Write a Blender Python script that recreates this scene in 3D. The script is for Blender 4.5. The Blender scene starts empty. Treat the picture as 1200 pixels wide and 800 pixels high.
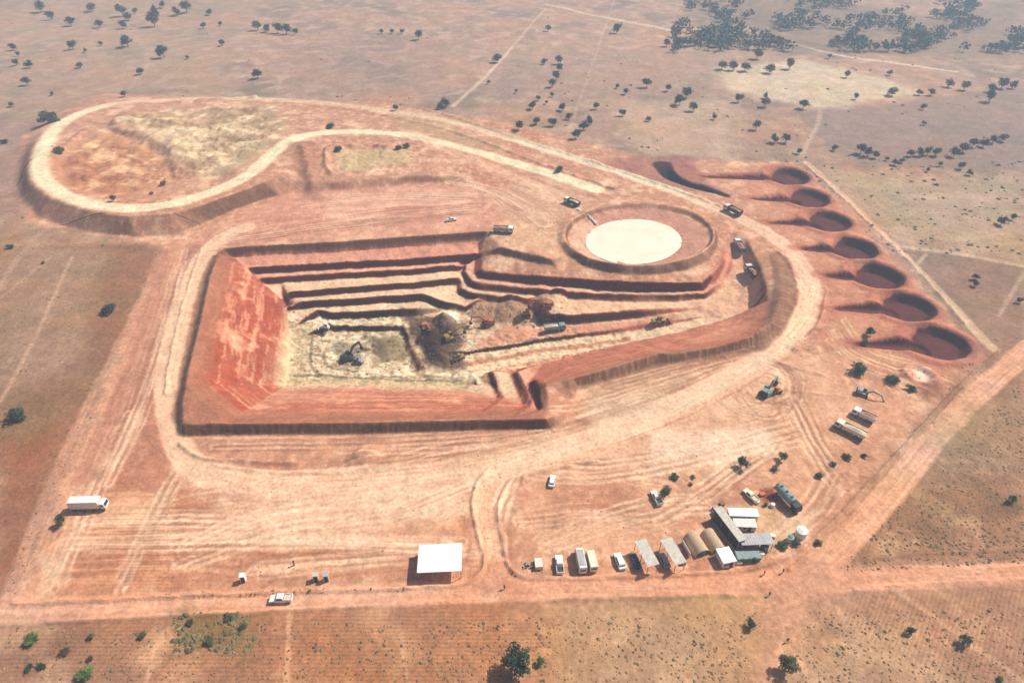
import bpy, math, random, mathutils
import numpy as np
from mathutils import Vector, Matrix
random.seed(7)
RNG = np.random.RandomState(11)
R = math.radians
scene = bpy.context.scene
C = bpy.data.collections.new('site'); scene.collection.children.link(C)

# ------------------------------------------------------------------ camera, sky, sun, exposure
CAM_H, PITCH, F = 150.0, R(37.0), 800.0
cam = bpy.data.objects.new('camera', bpy.data.cameras.new('camera')); C.objects.link(cam)
cam.location = (0, 0, CAM_H); cam.rotation_euler = (math.pi/2 - PITCH, 0, 0)
cam.data.sensor_width = 36; cam.data.lens = 24; cam.data.clip_end = 20000; cam.data.clip_start = 1
scene.camera = cam
SUN_EL, SUN_AZ = R(49), R(27)        # azimuth measured from +x towards +y
w = bpy.data.worlds.new('World'); scene.world = w; w.use_nodes = True
nt = w.node_tree
sky = nt.nodes.new('ShaderNodeTexSky'); sky.sky_type = 'NISHITA'; sky.sun_disc = False
sky.sun_elevation = SUN_EL; sky.sun_rotation = math.pi/2 - SUN_AZ; sky.dust_density = 2.5
bg = nt.nodes['Background']; bg.inputs[1].default_value = 0.068
nt.links.new(sky.outputs[0], bg.inputs[0])
sd = bpy.data.lights.new('sun', 'SUN'); sd.energy = 4.9; sd.angle = R(0.5); sd.color = (1, 0.95, 0.87)
so = bpy.data.objects.new('sun', sd); C.objects.link(so)
Ld = Vector((math.cos(SUN_EL)*math.cos(SUN_AZ), math.cos(SUN_EL)*math.sin(SUN_AZ), math.sin(SUN_EL)))
so.rotation_euler = Ld.to_track_quat('Z', 'Y').to_euler(); so.location = (200, 200, 400)
scene.view_settings.view_transform = 'Standard'; scene.view_settings.look = 'None'
scene.view_settings.gamma = 1; scene.view_settings.use_curve_mapping = False
scene.view_settings.exposure = 0.29
HAZE = 0.00058
scene.cycles.volume_bounces = 0 if hasattr(scene, 'cycles') else 0

# ------------------------------------------------------------------ pixel <-> world
cp, sp = math.cos(PITCH), math.sin(PITCH)
def P(px, py, z=0.0):
    a = (px-600)/F; u = (400-py)/F
    dx, dy, dz = a, cp+u*sp, -sp+u*cp
    t = (z-CAM_H)/dz
    return (dx*t, dy*t)
def pxm(py): return 0.00532*(py+203)      # pixels per metre across at that row

# ------------------------------------------------------------------ noise
_perm = RNG.permutation(4096).astype(np.int32)
_grad = RNG.rand(4096)*2*np.pi
_gx, _gy = np.cos(_grad), np.sin(_grad)
def perlin(x, y, seed=0):
    x = np.asarray(x, dtype=np.float64)+seed*17.13; y = np.asarray(y, dtype=np.float64)+seed*9.71
    xi = np.floor(x).astype(np.int64); yi = np.floor(y).astype(np.int64)
    xf = x-xi; yf = y-yi
    u = xf*xf*xf*(xf*(xf*6-15)+10); v = yf*yf*yf*(yf*(yf*6-15)+10)
    def g(ix, iy, fx, fy):
        h = _perm[(_perm[ix & 4095]+iy) & 4095]
        return _gx[h]*fx+_gy[h]*fy
    a = g(xi, yi, xf, yf); b = g(xi+1, yi, xf-1, yf); c = g(xi, yi+1, xf, yf-1); d = g(xi+1, yi+1, xf-1, yf-1)
    return ((a+(b-a)*u)+((c+(d-c)*u)-(a+(b-a)*u))*v)*1.5
def fbm(x, y, n=4, seed=0):
    r = 0; a = 0.5; f = 1.0
    for i in range(n):
        r = r+a*perlin(x*f, y*f, seed+i*3); a *= 0.5; f *= 2.03
    return r
def sm(a, b, x):
    t = np.clip((x-a)/(b-a), 0, 1); return t*t*(3-2*t)

# ------------------------------------------------------------------ terrain grid
def axis(segs):
    out = [segs[0][0]]
    for a, b, s0, s1 in segs:
        x = a
        while x < b-1e-6:
            t = (x-a)/(b-a); x += s0+(s1-s0)*t
            out.append(min(x, b))
    return np.array(out)
xr = axis([(0, 165, .44, .44), (165, 260, .44, 1.4), (260, 600, 1.4, 5), (600, 3000, 5, 220)])
GX = np.concatenate([-xr[:0:-1], xr])
GY = axis([(-300, 60, 60, 1.0), (60, 140, .45, .45), (140, 290, .34, .34), (290, 400, .4, 1.0), (400, 850, 1.0, 4.5), (850, 3200, 5, 220)])
NX, NY = len(GX), len(GY)
X, Y = np.meshgrid(GX, GY)           # [iy, ix]

def ell(cx, cy, rx, ry, z, n=36, tilt=0):
    o = []
    for i in range(n+1):
        t = 2*math.pi*i/n
        x, y = rx*math.cos(t), ry*math.sin(t)
        o.append((cx+x*math.cos(tilt)-y*math.sin(tilt), cy+x*math.sin(tilt)+y*math.cos(tilt), z))
    return o
def gell(cx, cy, rx, ry, z):
    o = []
    for i in range(41):
        t = 2*math.pi*i/40; x, y = P(cx+rx*math.cos(t), cy+ry*math.sin(t), 0)
        zc = y*math.cos(PITCH); o.append((x, y, z, 'w'))
    return o
def L(z, *p): return [(q[0], q[1], q[2] if len(q) > 2 else z) for q in p]

BR = []
# far wall of the pit: crest / toe of every bench
BR += [L(0, (262,291),(300,288),(400,283),(480,277),(540,273),(572,271)),
 L(-3.6, (270,301),(300,299),(400,294),(480,288),(540,283.5),(564,281)),
 L(-4.5, (277,304.5),(300,303),(400,297),(480,291),(540,286),(560,284)),
 L(-4.6, (288,314),(350,310),(480,303),(561,297)),
 L(-7.3, (298,321),(350,318),(480,311),(556,305.8)),
 L(-7.4, (302,326),(350,322),(480,315.5),(547,309)),
 L(-9.6, (311,333),(350,330),(480,322),(542,316)),
 L(-9.7, (337,343),(400,337),(480,331),(538,325)),
 L(-12, (341,349),(400,344),(480,338),(533,333)),
 L(-12.1, (337,355),(400,350),(480,345),(492,344),(517,352,-13),(545,359,-14.5)),
 L(-14.8, (338,362),(400,358.5),(480,353),(495,352.5),(518,362,-16),(545,366,-16)),
 L(-14.9, (372,362),(388,366),(440,364),(495,361)),
 L(-17.7, (378,371),(390,375),(442,372.5),(495,370)),
 L(-17.8, (386,382),(430,381.5),(472,381)),
 L(-20.4, (388,390),(430,389.5),(470,390)),
 # left wall
 L(2.6, (258,297,1.5),(246,325),(237,370),(222,430),(214,470),(215,490,3.2),(219,496,3.5),(267,496,3.5)),
 L(0, (253,291),(241,325),(231,370),(216,430),(207,470),(205,492),(207,508),(214,512),(255,509.5)),
 L(-20.4, (331,350,-12.2),(335,364,-15),(339,385,-18),(342,410,-20),(340,430),(337,450)),
 # near wall
 L(3.5, (267,496),(330,495),(442,494),(530,491.5),(600,491),(640,491)),
 L(0, (255,509.5),(330,509),(405,509),(442,507.5),(530,505),(630,501.5),(646,503),(659,498),(668,486),(674,470),(677,455),(680,452.5)),
 L(-20.2, (337,450),(400,449),(480,451),(530,453),(556,453)),
 # notched south-east corner
 L(-17, (556,440,-19),(560,452,-17.5)),
 L(-14, (570,437,-19),(576,453,-16.5),(583,467,-11)),
 L(-14, (577,435,-15.5),(584,452,-12.5),(590,466,-8.5)),
 L(-10, (598,438,-14),(606,458,-10),(613,474,-5.5)),
 L(-10, (607,435,-10.5),(616,454,-6.5),(624,474,-2.2)),
 L(-5, (620,447,-7.5),(626,464,-4),(630,480,-1.5)),
 L(-5, (625,445,-3.4),(631,462,-.4),(636,480,1.5)),
 L(1, (640,450,1.5),(643,470,1.8),(646,487,2.6),(640,491,3.5)),
 # near right embankment
 L(3, (668,443),(715,430),(770,413),(790,414,2.8),(840,405,2.6),(880,394),(905,377),(915,350),(916,325),(911,305,2.2),(902,291,1)),
 L(0, (680,452.5),(720,443),(772,427),(795,424.5),(842,416),(885,405.5),(916,388),(931,365),(933,335),(928,305),(912,287)),
 # toe of the right near wall, up the ramp
 L(-18, (560,447,-20),(578,434,-19.2),(618,430,-18.8),(690,412,-18.2),(740,401,-16.6),(790,390,-13.5),(850,374,-9.5),(880,364,-7.5),(885,356,-7),(883,345,-6.3),(879,325,-5.4),(875,308,-4.3),(871,292,-2.6),(868,279,-.6)),
 L(.6, (899,353,.3),(895,330),(890,312),(883,297),(875,279,0)),
 L(0, (862,262,0),(864,274,-.4)),
 L(0, (852,285,-1.9),(857,284,-2.0),(864,280,-1.0),(868,279,-.6)),
 # spur benches under the pond
 L(-4.6, (566,300),(565,317),(590,320),(640,324,-4.1),(715,330,-3.9),(745,331.5,-3.9),(790,332,-3.9),(822,331.5,-4.1),(836,320,-3.8),(845,305,-2.6),(845,290,-1.3),(840,277,-.4)),
 L(-7.9, (558,304,-7.4),(555,320),(565,327),(590,330),(640,335),(715,340),(745,341.5),(790,342),(824,340,-7.6),(840,329,-6.3),(849,312,-4.8),(850,297,-3.2),(848,284,-1.6)),
 L(-8, (550,309),(545,318),(553,329),(580,332.5),(615,336.5),(665,341.5),(715,344),(745,345),(790,345.2),(825,343.5,-7.7),(843,332,-6.5),(852.5,314,-5),(854,298,-3.5),(852,285,-1.9)),
 L(-10.8, (544,312,-10),(539,319,-10.4),(549,336),(567,341),(615,345.5),(665,350),(715,352.5),(745,353.5),(800,353.5,-10.6),(828,350,-9.9),(850,336,-8),(858,318,-6.3),(860,302,-4.6),(857,288,-2.6)),
 L(-10.9, (541,331),(541,338),(555,343.5),(590,347.5),(617,351)),
 L(-13.6, (536,335,-12.6),(535,344),(552,351),(590,355.5),(617,358.5)),
 # bench walls crossing the middle of the pit
 L(-12, (640,367,-12.2),(665,369,-12),(700,366.5,-11.8),(740,363,-11.2),(780,360.5,-10.4),(824,359,-9.5)),
 L(-15, (632,383,-17),(665,381,-16),(700,378,-15.2),(740,374,-14.3),(780,367.5,-12),(826,361.5,-9.9)),
 L(-15, (540,413,-18.4),(590,405,-18),(640,396,-17.2),(690,389.5,-16),(740,382,-14.8),(770,378,-13.5),(830,369,-10.4)),
 L(-17, (540,418,-20),(590,410.5,-19.8),(640,402,-19),(690,395.5,-17.8),(740,388,-16.3),(772,382.5,-14.5),(832,371.5,-10.8)),
 # floor step
 L(-17.6, (480,393),(486,410),(494,426),(500,436,-19)),
 L(-20.4, (472,396),(476,412),(484,430),(490,440)),
 # pond bowl
 gell(749,277,88,36.5,1.6), gell(749,277,83.5,33.3,-.5), gell(743,279.5,57,27,-1.7), gell(743,279.5,40,18,-2.2),
 L(0, (657,256),(653,268),(653,284,-.2),(663,299,-1.2),(690,314,-2.1),(728,321,-2.3),(768,321.5,-2.3),(808,316,-2.2),(832,305,-1.7),(841,290,-.9),(840,272,-.1),(825,252),(795,239),(755,232),(712,231),(678,238),(657,256)),
 L(.5, (587,289),(610,295),(630,299),(646,303,0)),
 L(-2.5, (583,298),(608,304.5),(633,309),(652,312,-2.3)),
 # dump plateau
 L(6.5, (36,180),(33,195),(35,212),(60,232),(110,248),(150,253),(200,250),(235,240),(275,226),(310,213),(335,198),(347,180),(362,167,5)),
 L(4, (36,180,6.5),(45,160,6),(62,143,5),(92,129,3.5),(125,121,2),(200,117,.8),(300,116,.8),(400,127,1)),
 L(0, (30,160),(24,185),(20,210),(24,232),(45,256),(100,272),(160,278),(205,276),(240,262),(275,246),(310,234),(345,227)),
 L(0, (30,160),(45,141),(80,124),(122,115),(200,112),(300,111),(400,121),(500,133)),
 L(6, (130,147),(165,155),(195,170),(203,185),(206,194),(230,197),(255,197)),
 L(3.6, (126,152),(160,164),(188,179),(196,196),(203,208),(230,210),(257,209)),
 L(3.6, (72,175),(70,200),(90,222),(130,228),(175,222)),
 L(6.3, (62,170),(58,203),(80,226),(130,236),(185,231),(260,213),(300,195),(325,170)),
 L(3.2, (356,212),(393,213),(443,208),(497,204.5),(540,206,2),(565,211,.3)),
 L(0, (345,226),(417,222.6),(483,215.6),(540,213),(568,213)),
 L(3, (400,160),(440,165),(480,155,2),(540,172,1.2),(600,188,.2),(650,210,0)),
 L(0, (500,133),(560,150),(640,180),(700,205)),
 L(0, (220,285),(300,275),(400,262),(500,250),(572,262)),
]
# round borrow pits with their ramps: centre px, half sizes, ramp tip, ramp top half width
CIRC = [(922,206.5,26,11.3,812,206),(945,232,27,12,872,232),(969,259.5,29,13.2,893,260.5),(999,291,30,14.5,930,290),
        (1027,323.5,33,16.5,958,321.5),(1061,360,36,18.5,968,360.5),(1098,402.5,39,22.5,990,402)]
def world_poly(pts):
    return [(q[0], q[1], q[2]) if len(q) == 4 else (*P(q[0], q[1], q[2]), q[2]) for q in pts]
for b_ in BR[1:2]+[BR[k] for k in (4, 6, 8, 10, 12)]:
    for i_, q_ in enumerate(b_): b_[i_] = (q_[0], q_[1]+.4, q_[2]-.6)
lines = [world_poly(b) for b in BR]

PITS = []
for cx, cy, rx, ry, tx, ty in CIRC:
    x0, y0 = P(cx-rx, cy); x1, y1 = P(cx+rx, cy); c = P(cx, cy)
    top = P(cx, cy-ry); bot = P(cx, cy+ry)
    PITS.append(dict(c=c, rx=(x1-x0)/2, ry=(top[1]-bot[1])/2, tip=P(tx, ty)))
for p in PITS:
    p['r'] = (p['rx']+p['ry'])/2
# triangulate break lines
pts2, zz, edges = [], [], []
key = {}
def addp(x, y, z):
    k = (round(x, 2), round(y, 2))
    if k in key: return key[k]
    key[k] = len(pts2); pts2.append(Vector((x, y))); zz.append(z); return key[k]
for l in lines:
    prev = None
    for i in range(len(l)):
        if i == 0: seq = [l[0]]
        else:
            a, b = l[i-1], l[i]; n = max(1, int(math.hypot(b[0]-a[0], b[1]-a[1])/6))
            seq = [tuple(a[k]+(b[k]-a[k])*j/n for k in range(3)) for j in range(1, n+1)]
        for q in seq:
            i2 = addp(*q)
            if prev is not None and prev != i2: edges.append((prev, i2))
            prev = i2
for x, y in ((-900,-500),(900,-500),(-900,1500),(900,1500)): addp(x, y, 0)
for px, py in ((0,100),(0,200),(0,300),(100,300),(200,300),(180,400),(150,500),(180,560),(300,545),(450,540),(600,530),(700,500),(800,460),(900,420),(980,380),(990,300),(940,250),(860,215),(800,200),(1200,300),(1200,500),(1000,600),(600,700),(100,700),(600,100),(800,130),(300,90),(100,90)):
    addp(*P(px, py), 0)
res = mathutils.geometry.delaunay_2d_cdt(pts2, edges, [], 0, 1e-4)
nv, ne, nf, ov = res[0], res[1], res[2], res[3]
nz = np.full(len(nv), np.nan)
for i, o in enumerate(ov):
    if len(o): nz[i] = np.mean([zz[k] for k in o])
for it in range(5):
    bad = np.where(np.isnan(nz))[0]
    if not len(bad): break
    for i in bad:
        nb = [b if a == i else a for a, b in ne if a == i or b == i]
        v = [nz[k] for k in nb if not np.isnan(nz[k])]
        if v: nz[i] = np.mean(v)
nz = np.nan_to_num(nz)
Z = np.zeros_like(X)
for f in nf:
    a, b, c = [nv[k] for k in f]; za, zb, zc = [nz[k] for k in f]
    if abs(za)+abs(zb)+abs(zc) < 1e-9: continue
    i0 = np.searchsorted(GX, min(a.x, b.x, c.x)); i1 = np.searchsorted(GX, max(a.x, b.x, c.x))+1
    j0 = np.searchsorted(GY, min(a.y, b.y, c.y)); j1 = np.searchsorted(GY, max(a.y, b.y, c.y))+1
    xs = X[j0:j1, i0:i1]; ys = Y[j0:j1, i0:i1]
    d = (b.y-c.y)*(a.x-c.x)+(c.x-b.x)*(a.y-c.y)
    if abs(d) < 1e-9: continue
    l1 = ((b.y-c.y)*(xs-c.x)+(c.x-b.x)*(ys-c.y))/d
    l2 = ((c.y-a.y)*(xs-c.x)+(a.x-c.x)*(ys-c.y))/d
    l3 = 1-l1-l2
    m = (l1 >= -1e-6) & (l2 >= -1e-6) & (l3 >= -1e-6)
    zt = l1*za+l2*zb+l3*zc
    Z[j0:j1, i0:i1] = np.where(m, zt, Z[j0:j1, i0:i1])
def win(pts, pad):
    xs = [p[0] for p in pts]; ys = [p[1] for p in pts]
    i0 = max(0, np.searchsorted(GX, min(xs)-pad)-1); i1 = min(NX, np.searchsorted(GX, max(xs)+pad)+1)
    j0 = max(0, np.searchsorted(GY, min(ys)-pad)-1); j1 = min(NY, np.searchsorted(GY, max(ys)+pad)+1)
    return (slice(j0, j1), slice(i0, i1))
for _ in range(2):
    Zb_ = Z.copy(); Zb_[1:-1] = (Z[:-2]+2*Z[1:-1]+Z[2:])/4; Z = Zb_.copy(); Z[:, 1:-1] = (Zb_[:, :-2]+2*Zb_[:, 1:-1]+Zb_[:, 2:])/4
Zbase = Z.copy()

# --- distance helpers on windows of the grid
WX = fbm(X/9, Y/9, 3, 21)*1.6; WY = fbm(X/9, Y/9, 3, 31)*1.6
def smooth_line(pts, it=2):
    for _ in range(it):
        o = [pts[0]]
        for a, b in zip(pts[:-1], pts[1:]):
            o += [tuple(a[k]*.75+b[k]*.25 for k in range(len(a))), tuple(a[k]*.25+b[k]*.75 for k in range(len(a)))]
        o.append(pts[-1]); pts = o
    return pts
def dist_line(pts, pad, warp=0.0):
    """distance, signed side distance, length along, for grid points near a world polyline"""
    s = win(pts, pad+warp*2)
    xs = X[s]+WX[s]*warp; ys = Y[s]+WY[s]*warp
    D = np.full(xs.shape, 1e9); S = np.zeros(xs.shape); A = np.zeros(xs.shape); acc = 0
    for a, b in zip(pts[:-1], pts[1:]):
        dx, dy = b[0]-a[0], b[1]-a[1]; l = math.hypot(dx, dy)
        if l < 1e-6: continue
        t = np.clip(((xs-a[0])*dx+(ys-a[1])*dy)/(l*l), 0, 1)
        ex = xs-(a[0]+t*dx); ey = ys-(a[1]+t*dy); d = np.hypot(ex, ey)
        m = d < D
        D = np.where(m, d, D); S = np.where(m, np.sign(dx*ey-dy*ex)*d, S); A = np.where(m, acc+t*l, A)
        acc += l
    return s, D, S, A
def px_line(p, z=0.0, it=2):
    return smooth_line([P(q[0], q[1], q[2] if len(q) > 2 else z) for q in p], it)
def poly_mask(pts, soft=1.0, warp=1.0, z=0.0, pixels=True):
    if pixels: pts = [P(q[0], q[1], q[2] if len(q) > 2 else z) for q in pts]
    pts = list(pts)
    s = win(pts, soft+warp*2)
    xs = X[s]+WX[s]*warp; ys = Y[s]+WY[s]*warp
    ins = np.zeros(xs.shape, bool); D = np.full(xs.shape, 1e9)
    for a, b in zip(pts, pts[1:]+pts[:1]):
        dx, dy = b[0]-a[0], b[1]-a[1]; l2 = dx*dx+dy*dy
        if l2 < 1e-9: continue
        t = np.clip(((xs-a[0])*dx+(ys-a[1])*dy)/l2, 0, 1)
        D = np.minimum(D, np.hypot(xs-(a[0]+t*dx), ys-(a[1]+t*dy)))
        if abs(dy) > 1e-9:
            c = ((a[1] > ys) != (b[1] > ys)) & (xs < dx*(ys-a[1])/dy+a[0])
            ins ^= c
    sd = np.where(ins, D, -D)
    return s, sm(-soft, soft, sd)

# round pits and ramps cut into the flat ground
PITSHADE = np.zeros_like(X); PITRED = np.zeros_like(X)  # first mask: shade of bowls and ramps, painted into the soil colour
for p in PITS:
    cx, cy = p['c']; r = p['r']
    pts = [(cx-r*2, cy-r*2), (cx+r*2, cy+r*2)]
    s = win(pts, 2); xs = X[s]+WX[s]*.35; ys = Y[s]+WY[s]*.35
    dx, dy = xs-cx, ys-cy
    d = np.hypot(dx/p['rx'], dy/p['ry'])*r
    # steep on the sunny side's back wall, gentler towards the lower left
    ang = (dx*0.75+dy*0.66)/(np.hypot(dx, dy)+1e-6)
    run = 2.0+ (1-ang)*3.4+1.0*perlin(np.arctan2(dy, dx)*1.6, dx*0+cx*.01, 3)
    dep = 3.3+.5*math.sin(cx)
    h = -dep*sm(0, 1, (r-d)/run)-0.0
    rim = .7*np.exp(-((d-r-1.2)/1.3)**2)
    Z[s] = np.minimum(Z[s]+rim, np.where(d < r, h+rim*.8, 1e9))
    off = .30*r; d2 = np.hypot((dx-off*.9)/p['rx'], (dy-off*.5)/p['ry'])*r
    PITSHADE[s] = np.maximum(PITSHADE[s], sm(.84*r, .78*r, d2+.6*perlin(xs/3, ys/3, 5))*sm(r-.1, r-.6, d))  # painted shade, offset so a lit crescent stays at lower left
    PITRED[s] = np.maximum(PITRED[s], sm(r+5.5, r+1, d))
    # ramp
    tip = p['tip']; end = (cx-r*.55, cy-.2)
    s, D, S, A = dist_line([tip, end], 9, .25)
    Lr = math.hypot(end[0]-tip[0], end[1]-tip[1]); t = A/Lr
    half = .6+3.4*t
    depth = 4.2*t**.75
    wall = half+depth*.25
    h = -depth*sm(1, 0, np.clip((D-half)/(np.maximum(wall-half, .3)), 0, 1))
    Z[s] = np.where(D < wall, np.minimum(Z[s], h), Z[s])
    PITRED[s] = np.maximum(PITRED[s], sm(wall+4, wall+.5, D))
    PITSHADE[s] = np.maximum(PITSHADE[s], .9*sm(wall+.3, wall-.2, D)*sm(2, 6, A)*(Z[s] < -.25))  # shade of the ramp cut and its walls, painted as well
# dark curved cutting beyond the haul road
trench = px_line([(776,193),(783,205),(800,214),(825,220),(851,229)])
s, D, S, A = dist_line(trench, 14, .5)
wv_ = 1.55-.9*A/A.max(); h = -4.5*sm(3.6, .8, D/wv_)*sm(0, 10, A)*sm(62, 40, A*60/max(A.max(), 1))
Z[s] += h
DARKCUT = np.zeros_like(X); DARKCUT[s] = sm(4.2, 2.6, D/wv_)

ws = win([PITS[0]['tip'], PITS[-1]['c'], (PITS[-1]['c'][0]+20, PITS[-1]['c'][1]-20), (PITS[0]['c'][0], PITS[0]['c'][1]+20)], 6)
for _ in range(3):
    z_ = Z[ws].copy(); z_[1:-1] = (z_[:-2]+2*z_[1:-1]+z_[2:])/4; z_[:, 1:-1] = (z_[:, :-2]+2*z_[:, 1:-1]+z_[:, 2:])/4; Z[ws] = z_
# windrows, ditches and mounds
def ridge(p, height, half, warp=.6, z=0.0, lumpy=.35, it=2):
    pts = px_line(p, z, it); s, D, S, A = dist_line(pts, half*3, warp)
    k = 1+lumpy*2*perlin(A/4.0, A*0+3.3, int(height*10) % 7)
    Z[s] += height*k*np.exp(-(D/half)**2)
def mound(px, py, r, h, z=0.0, squash=1.0):
    x, y = P(px, py, z); s = win([(x-r*3, y-r*3), (x+r*3, y+r*3)], 1)
    xs = X[s]+WX[s]*.8-x; ys = Y[s]+WY[s]*.8-y
    d = np.hypot(xs, ys*squash)
    Z[s] += h*np.clip(1-d/r, 0, 1)**.9*(1+.3*fbm(X[s]/3, Y[s]/3, 2, 5))
ridge([(15,708),(300,695),(480,690),(545,687),(566,672),(568,650)], 1.0, .45, .3, lumpy=.12)
ridge([(0,733),(300,717),(440,710)], .5, .5, .4)
ridge([(650,703),(760,700),(860,697)], .5, .5, .5)
ridge([(1000,690),(1100,683),(1220,680)], .5, .5, .4)
ridge([(1010,655),(1100,647),(1220,643)], .5, .5, .4)
ridge([(566,645),(553,600),(555,568),(575,548)], .8, .5, .3)
ridge([(592,650),(582,600),(590,570),(615,556),(700,540)], .7, .5, .3)
ridge([(236,292),(218,345),(200,412),(194,462)], .5, .5, .4)
ridge([(968,340),(962,380),(930,410)], .6, .5, .4)
ridge([(700,520),(800,485),(900,430)], .5, .5, .4)
ridge([(250,545),(330,556),(420,552),(560,534),(680,500)], .5, .5, .5)
ridge([(594,658),(600,670),(620,679),(740,676),(860,671),(905,662),(950,640),(1040,545),(1120,455),(1180,405)], 1.0, .45, .3, lumpy=.12)
ridge([(925,668),(975,632),(1050,545),(1130,455)], .7, .45, .3)
ridge([(0,705),(14,704)], .5, .6)
ridge([(212,520),(222,532),(245,540),(280,541),(352,544)], .8, .7)
ridge([(455,118),(520,133),(600,160),(700,192),(800,225),(850,245)], .8, 1.0)
ridge([(400,128),(480,142),(560,165),(640,195),(720,222)], .9, 1.0)
ridge([(384,178),(382,195),(388,206)], 1.6, 1.6, z=3)
ridge([(355,175),(360,190),(365,215)], 1.8, 2.6, z=4)
ridge([(388,176),(430,171),(455,173)], 1.2, 1.3, z=3)
ridge([(215,124),(240,120),(300,116)], 1.7, 1.5)
ridge([(190,108),(205,106),(222,108)], 1.6, 1.6)
ridge([(100,152),(78,168),(68,178)], 1.4, 1.6, z=5)
ridge([(760,255),(790,262),(815,280)], .0, 1)
ridge([(905,292),(925,310),(936,340),(930,370),(905,398),(850,420)], .7, .8)
ridge([(965,440),(920,430),(905,420)], .5, 1.0)
ridge([(915,455),(960,462),(990,465)], .3, .8)
ridge([(1130,378),(1060,300),(985,230),(945,195)], .6, .8)
ridge([(1040,443),(1075,452),(1090,462)], .5, 1.0)
s, m = poly_mask([(80,180,4),(130,140,5),(200,124,3),(315,122,3),(325,150,5),(300,178,6),(240,200,6),(150,222,4),(90,215,4)], 4, 2)
Z[s] += m*(np.abs(fbm(X[s]/16, Y[s]/16, 4, 61))*3.2+fbm(X[s]/4, Y[s]/4, 3, 63)*.9-.6)
s, m = poly_mask([(350,165,3),(385,160,3),(480,160,3),(550,175,1),(560,205,1),(360,208,3)], 3, 2)
Z[s] += m*(np.abs(fbm(X[s]/9, Y[s]/9, 3, 65))*1.8-.3)
ridge([(100,150),(150,140),(200,143),(260,150)], 1.6, 1.3, 1.2, 5)
ridge([(205,150),(260,165),(300,160)], .7, 1.6, 1.5, 6)
ridge([(84,190),(130,176),(170,190)], .8, 1.2, 1.2, 4)
ridge([(90,215),(140,205),(185,212)], .7, 1.2, 1.2, 4)
ridge([(108,140),(130,146),(158,143)], 1.2, 1.2, 1, 5)
for a in ((520,372,5,4.0,-15),(505,400,6,5,-18),(530,385,5,3.6,-16),(560,360,5,2.4,-14.5),(600,362,7,3.5,-14),(640,360,6,3.5,-13),(618,372,5,2.5,-15),
          (440,405,5.5,2.6,-20),(462,400,4,1.6,-20),(385,383,2.5,1.6,-18),(575,415,2.5,1.0,-19),(512,415,5,3.0,-18.5),(545,395,3,1.4,-17),
          (590,372,4,2.0,-15),(655,352,4,2.2,-12),(490,388,4,2.4,-17.5),
          (432,532,5,1.6,0),(420,536,4,1.0,0),(720,205,6,.8,0),(745,195,7,1.0,0),(800,190,8,1.0,0),(700,190,6,.9,0),(1085,462,4,1.0,0),(1070,438,4,1.1,0),(1095,445,3,.8,0),
          (930,405,3,.6,0),(955,410,3,.7,0),(545,282,3,.6,-2),(560,190,4,1.2,0),(800,256,3,.0,0)):
    mound(*a)
x, y = P(1078, 440); s = win([(x-8, y-8), (x+8, y+8)], 1); d = np.hypot(X[s]-x, (Y[s]-y))
Z[s] += .9*np.exp(-((d-5)/1.3)**2)-.6*sm(4, 3, d)
SL0 = np.hypot(*np.gradient(Zbase, GY, GX))
steep0 = sm(.35, 1.2, SL0)
inmine_s, mine_m = poly_mask([(25,160),(120,110),(450,120),(620,150),(760,185),(930,190),(1140,400),(1120,440),(960,640),(930,672),(600,672),(20,706),(110,500),(190,290),(30,260)], 3, 2)
MINE = np.zeros_like(X); MINE[inmine_s] = mine_m
near = sm(700, 350, Y)*sm(500, 250, np.abs(X))
# roughness
Z += near*(fbm(X/11, Y/11, 4, 3)*.45*MINE+fbm(X/2.6, Y/2.6, 3, 9)*.17+fbm(X/1.4, Y/1.4, 2, 13)*.06)
Z += fbm(X/160, Y/160, 3, 41)*6*sm(430, 900, Y)+fbm(X/50, Y/50, 3, 45)*.8*(1-MINE)*sm(70, 140, Y)
# gullies on steep banks
gy, gx = np.gradient(Zbase, GY, GX); gl = np.hypot(gx, gy)+1e-6
along = np.where(np.abs(gy) > np.abs(gx), X, Y)
rill = perlin(along/1.3+WX*.3, Zbase*.12, 4)+.6*perlin(along/.8, Zbase*.1, 6)
Z += steep0*rill*np.where(Zbase < -1, .10, .22)
deep = sm(-1, -5, Zbase)
Z += deep*fbm(X/5, Y/5, 4, 17)*.6*(1-steep0*.5)+sm(-14, -18, Zbase)*(np.abs(fbm(X/7, Y/4, 4, 19))*1.6+fbm(X/2, Y/2, 2, 23)*.5)
ppts = [P(365,392,-20), P(480,392,-20), P(490,445,-20), P(345,447,-20)]

# ------------------------------------------------------------------ ground colour
def lin(c):
    c = np.array(c, float)/255.0
    return np.where(c <= .04045, c/12.92, ((c+.055)/1.055)**2.4)
KALB = 0.74
COL = np.zeros(X.shape+(3,))
def setcol(s, m, c, k=1.0):
    m = np.clip(m*k, 0, 1)[..., None]
    COL[s] = COL[s]*(1-m)+lin(c)*m
ALL = (slice(0, NY), slice(0, NX))
n1 = fbm(X/60, Y/60, 4, 50); n2 = fbm(X/14, Y/14, 4, 60); n3 = fbm(X/3.5, Y/3.5, 3, 70); n4 = fbm(X/1.2, Y/1.2, 2, 80)
COL[:] = lin((200,148,112))
setcol(ALL, sm(-.1, .35, n1), (188,142,108), .8)
setcol(ALL, sm(.0, .3, n2)*sm(-.2, .2, n1), (222,178,140), .5)
setcol(ALL, sm(.1, .4, fbm(X/24, Y/24, 4, 91)), (168,134,92), .45)
setcol(ALL, sm(.1, .4, -n2), (184,120,86), .45)
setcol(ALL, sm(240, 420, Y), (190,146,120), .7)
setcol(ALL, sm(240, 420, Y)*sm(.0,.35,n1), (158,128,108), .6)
setcol(ALL, sm(240, 420, Y)*sm(.0,.35,n2), (208,166,138), .45)
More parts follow.
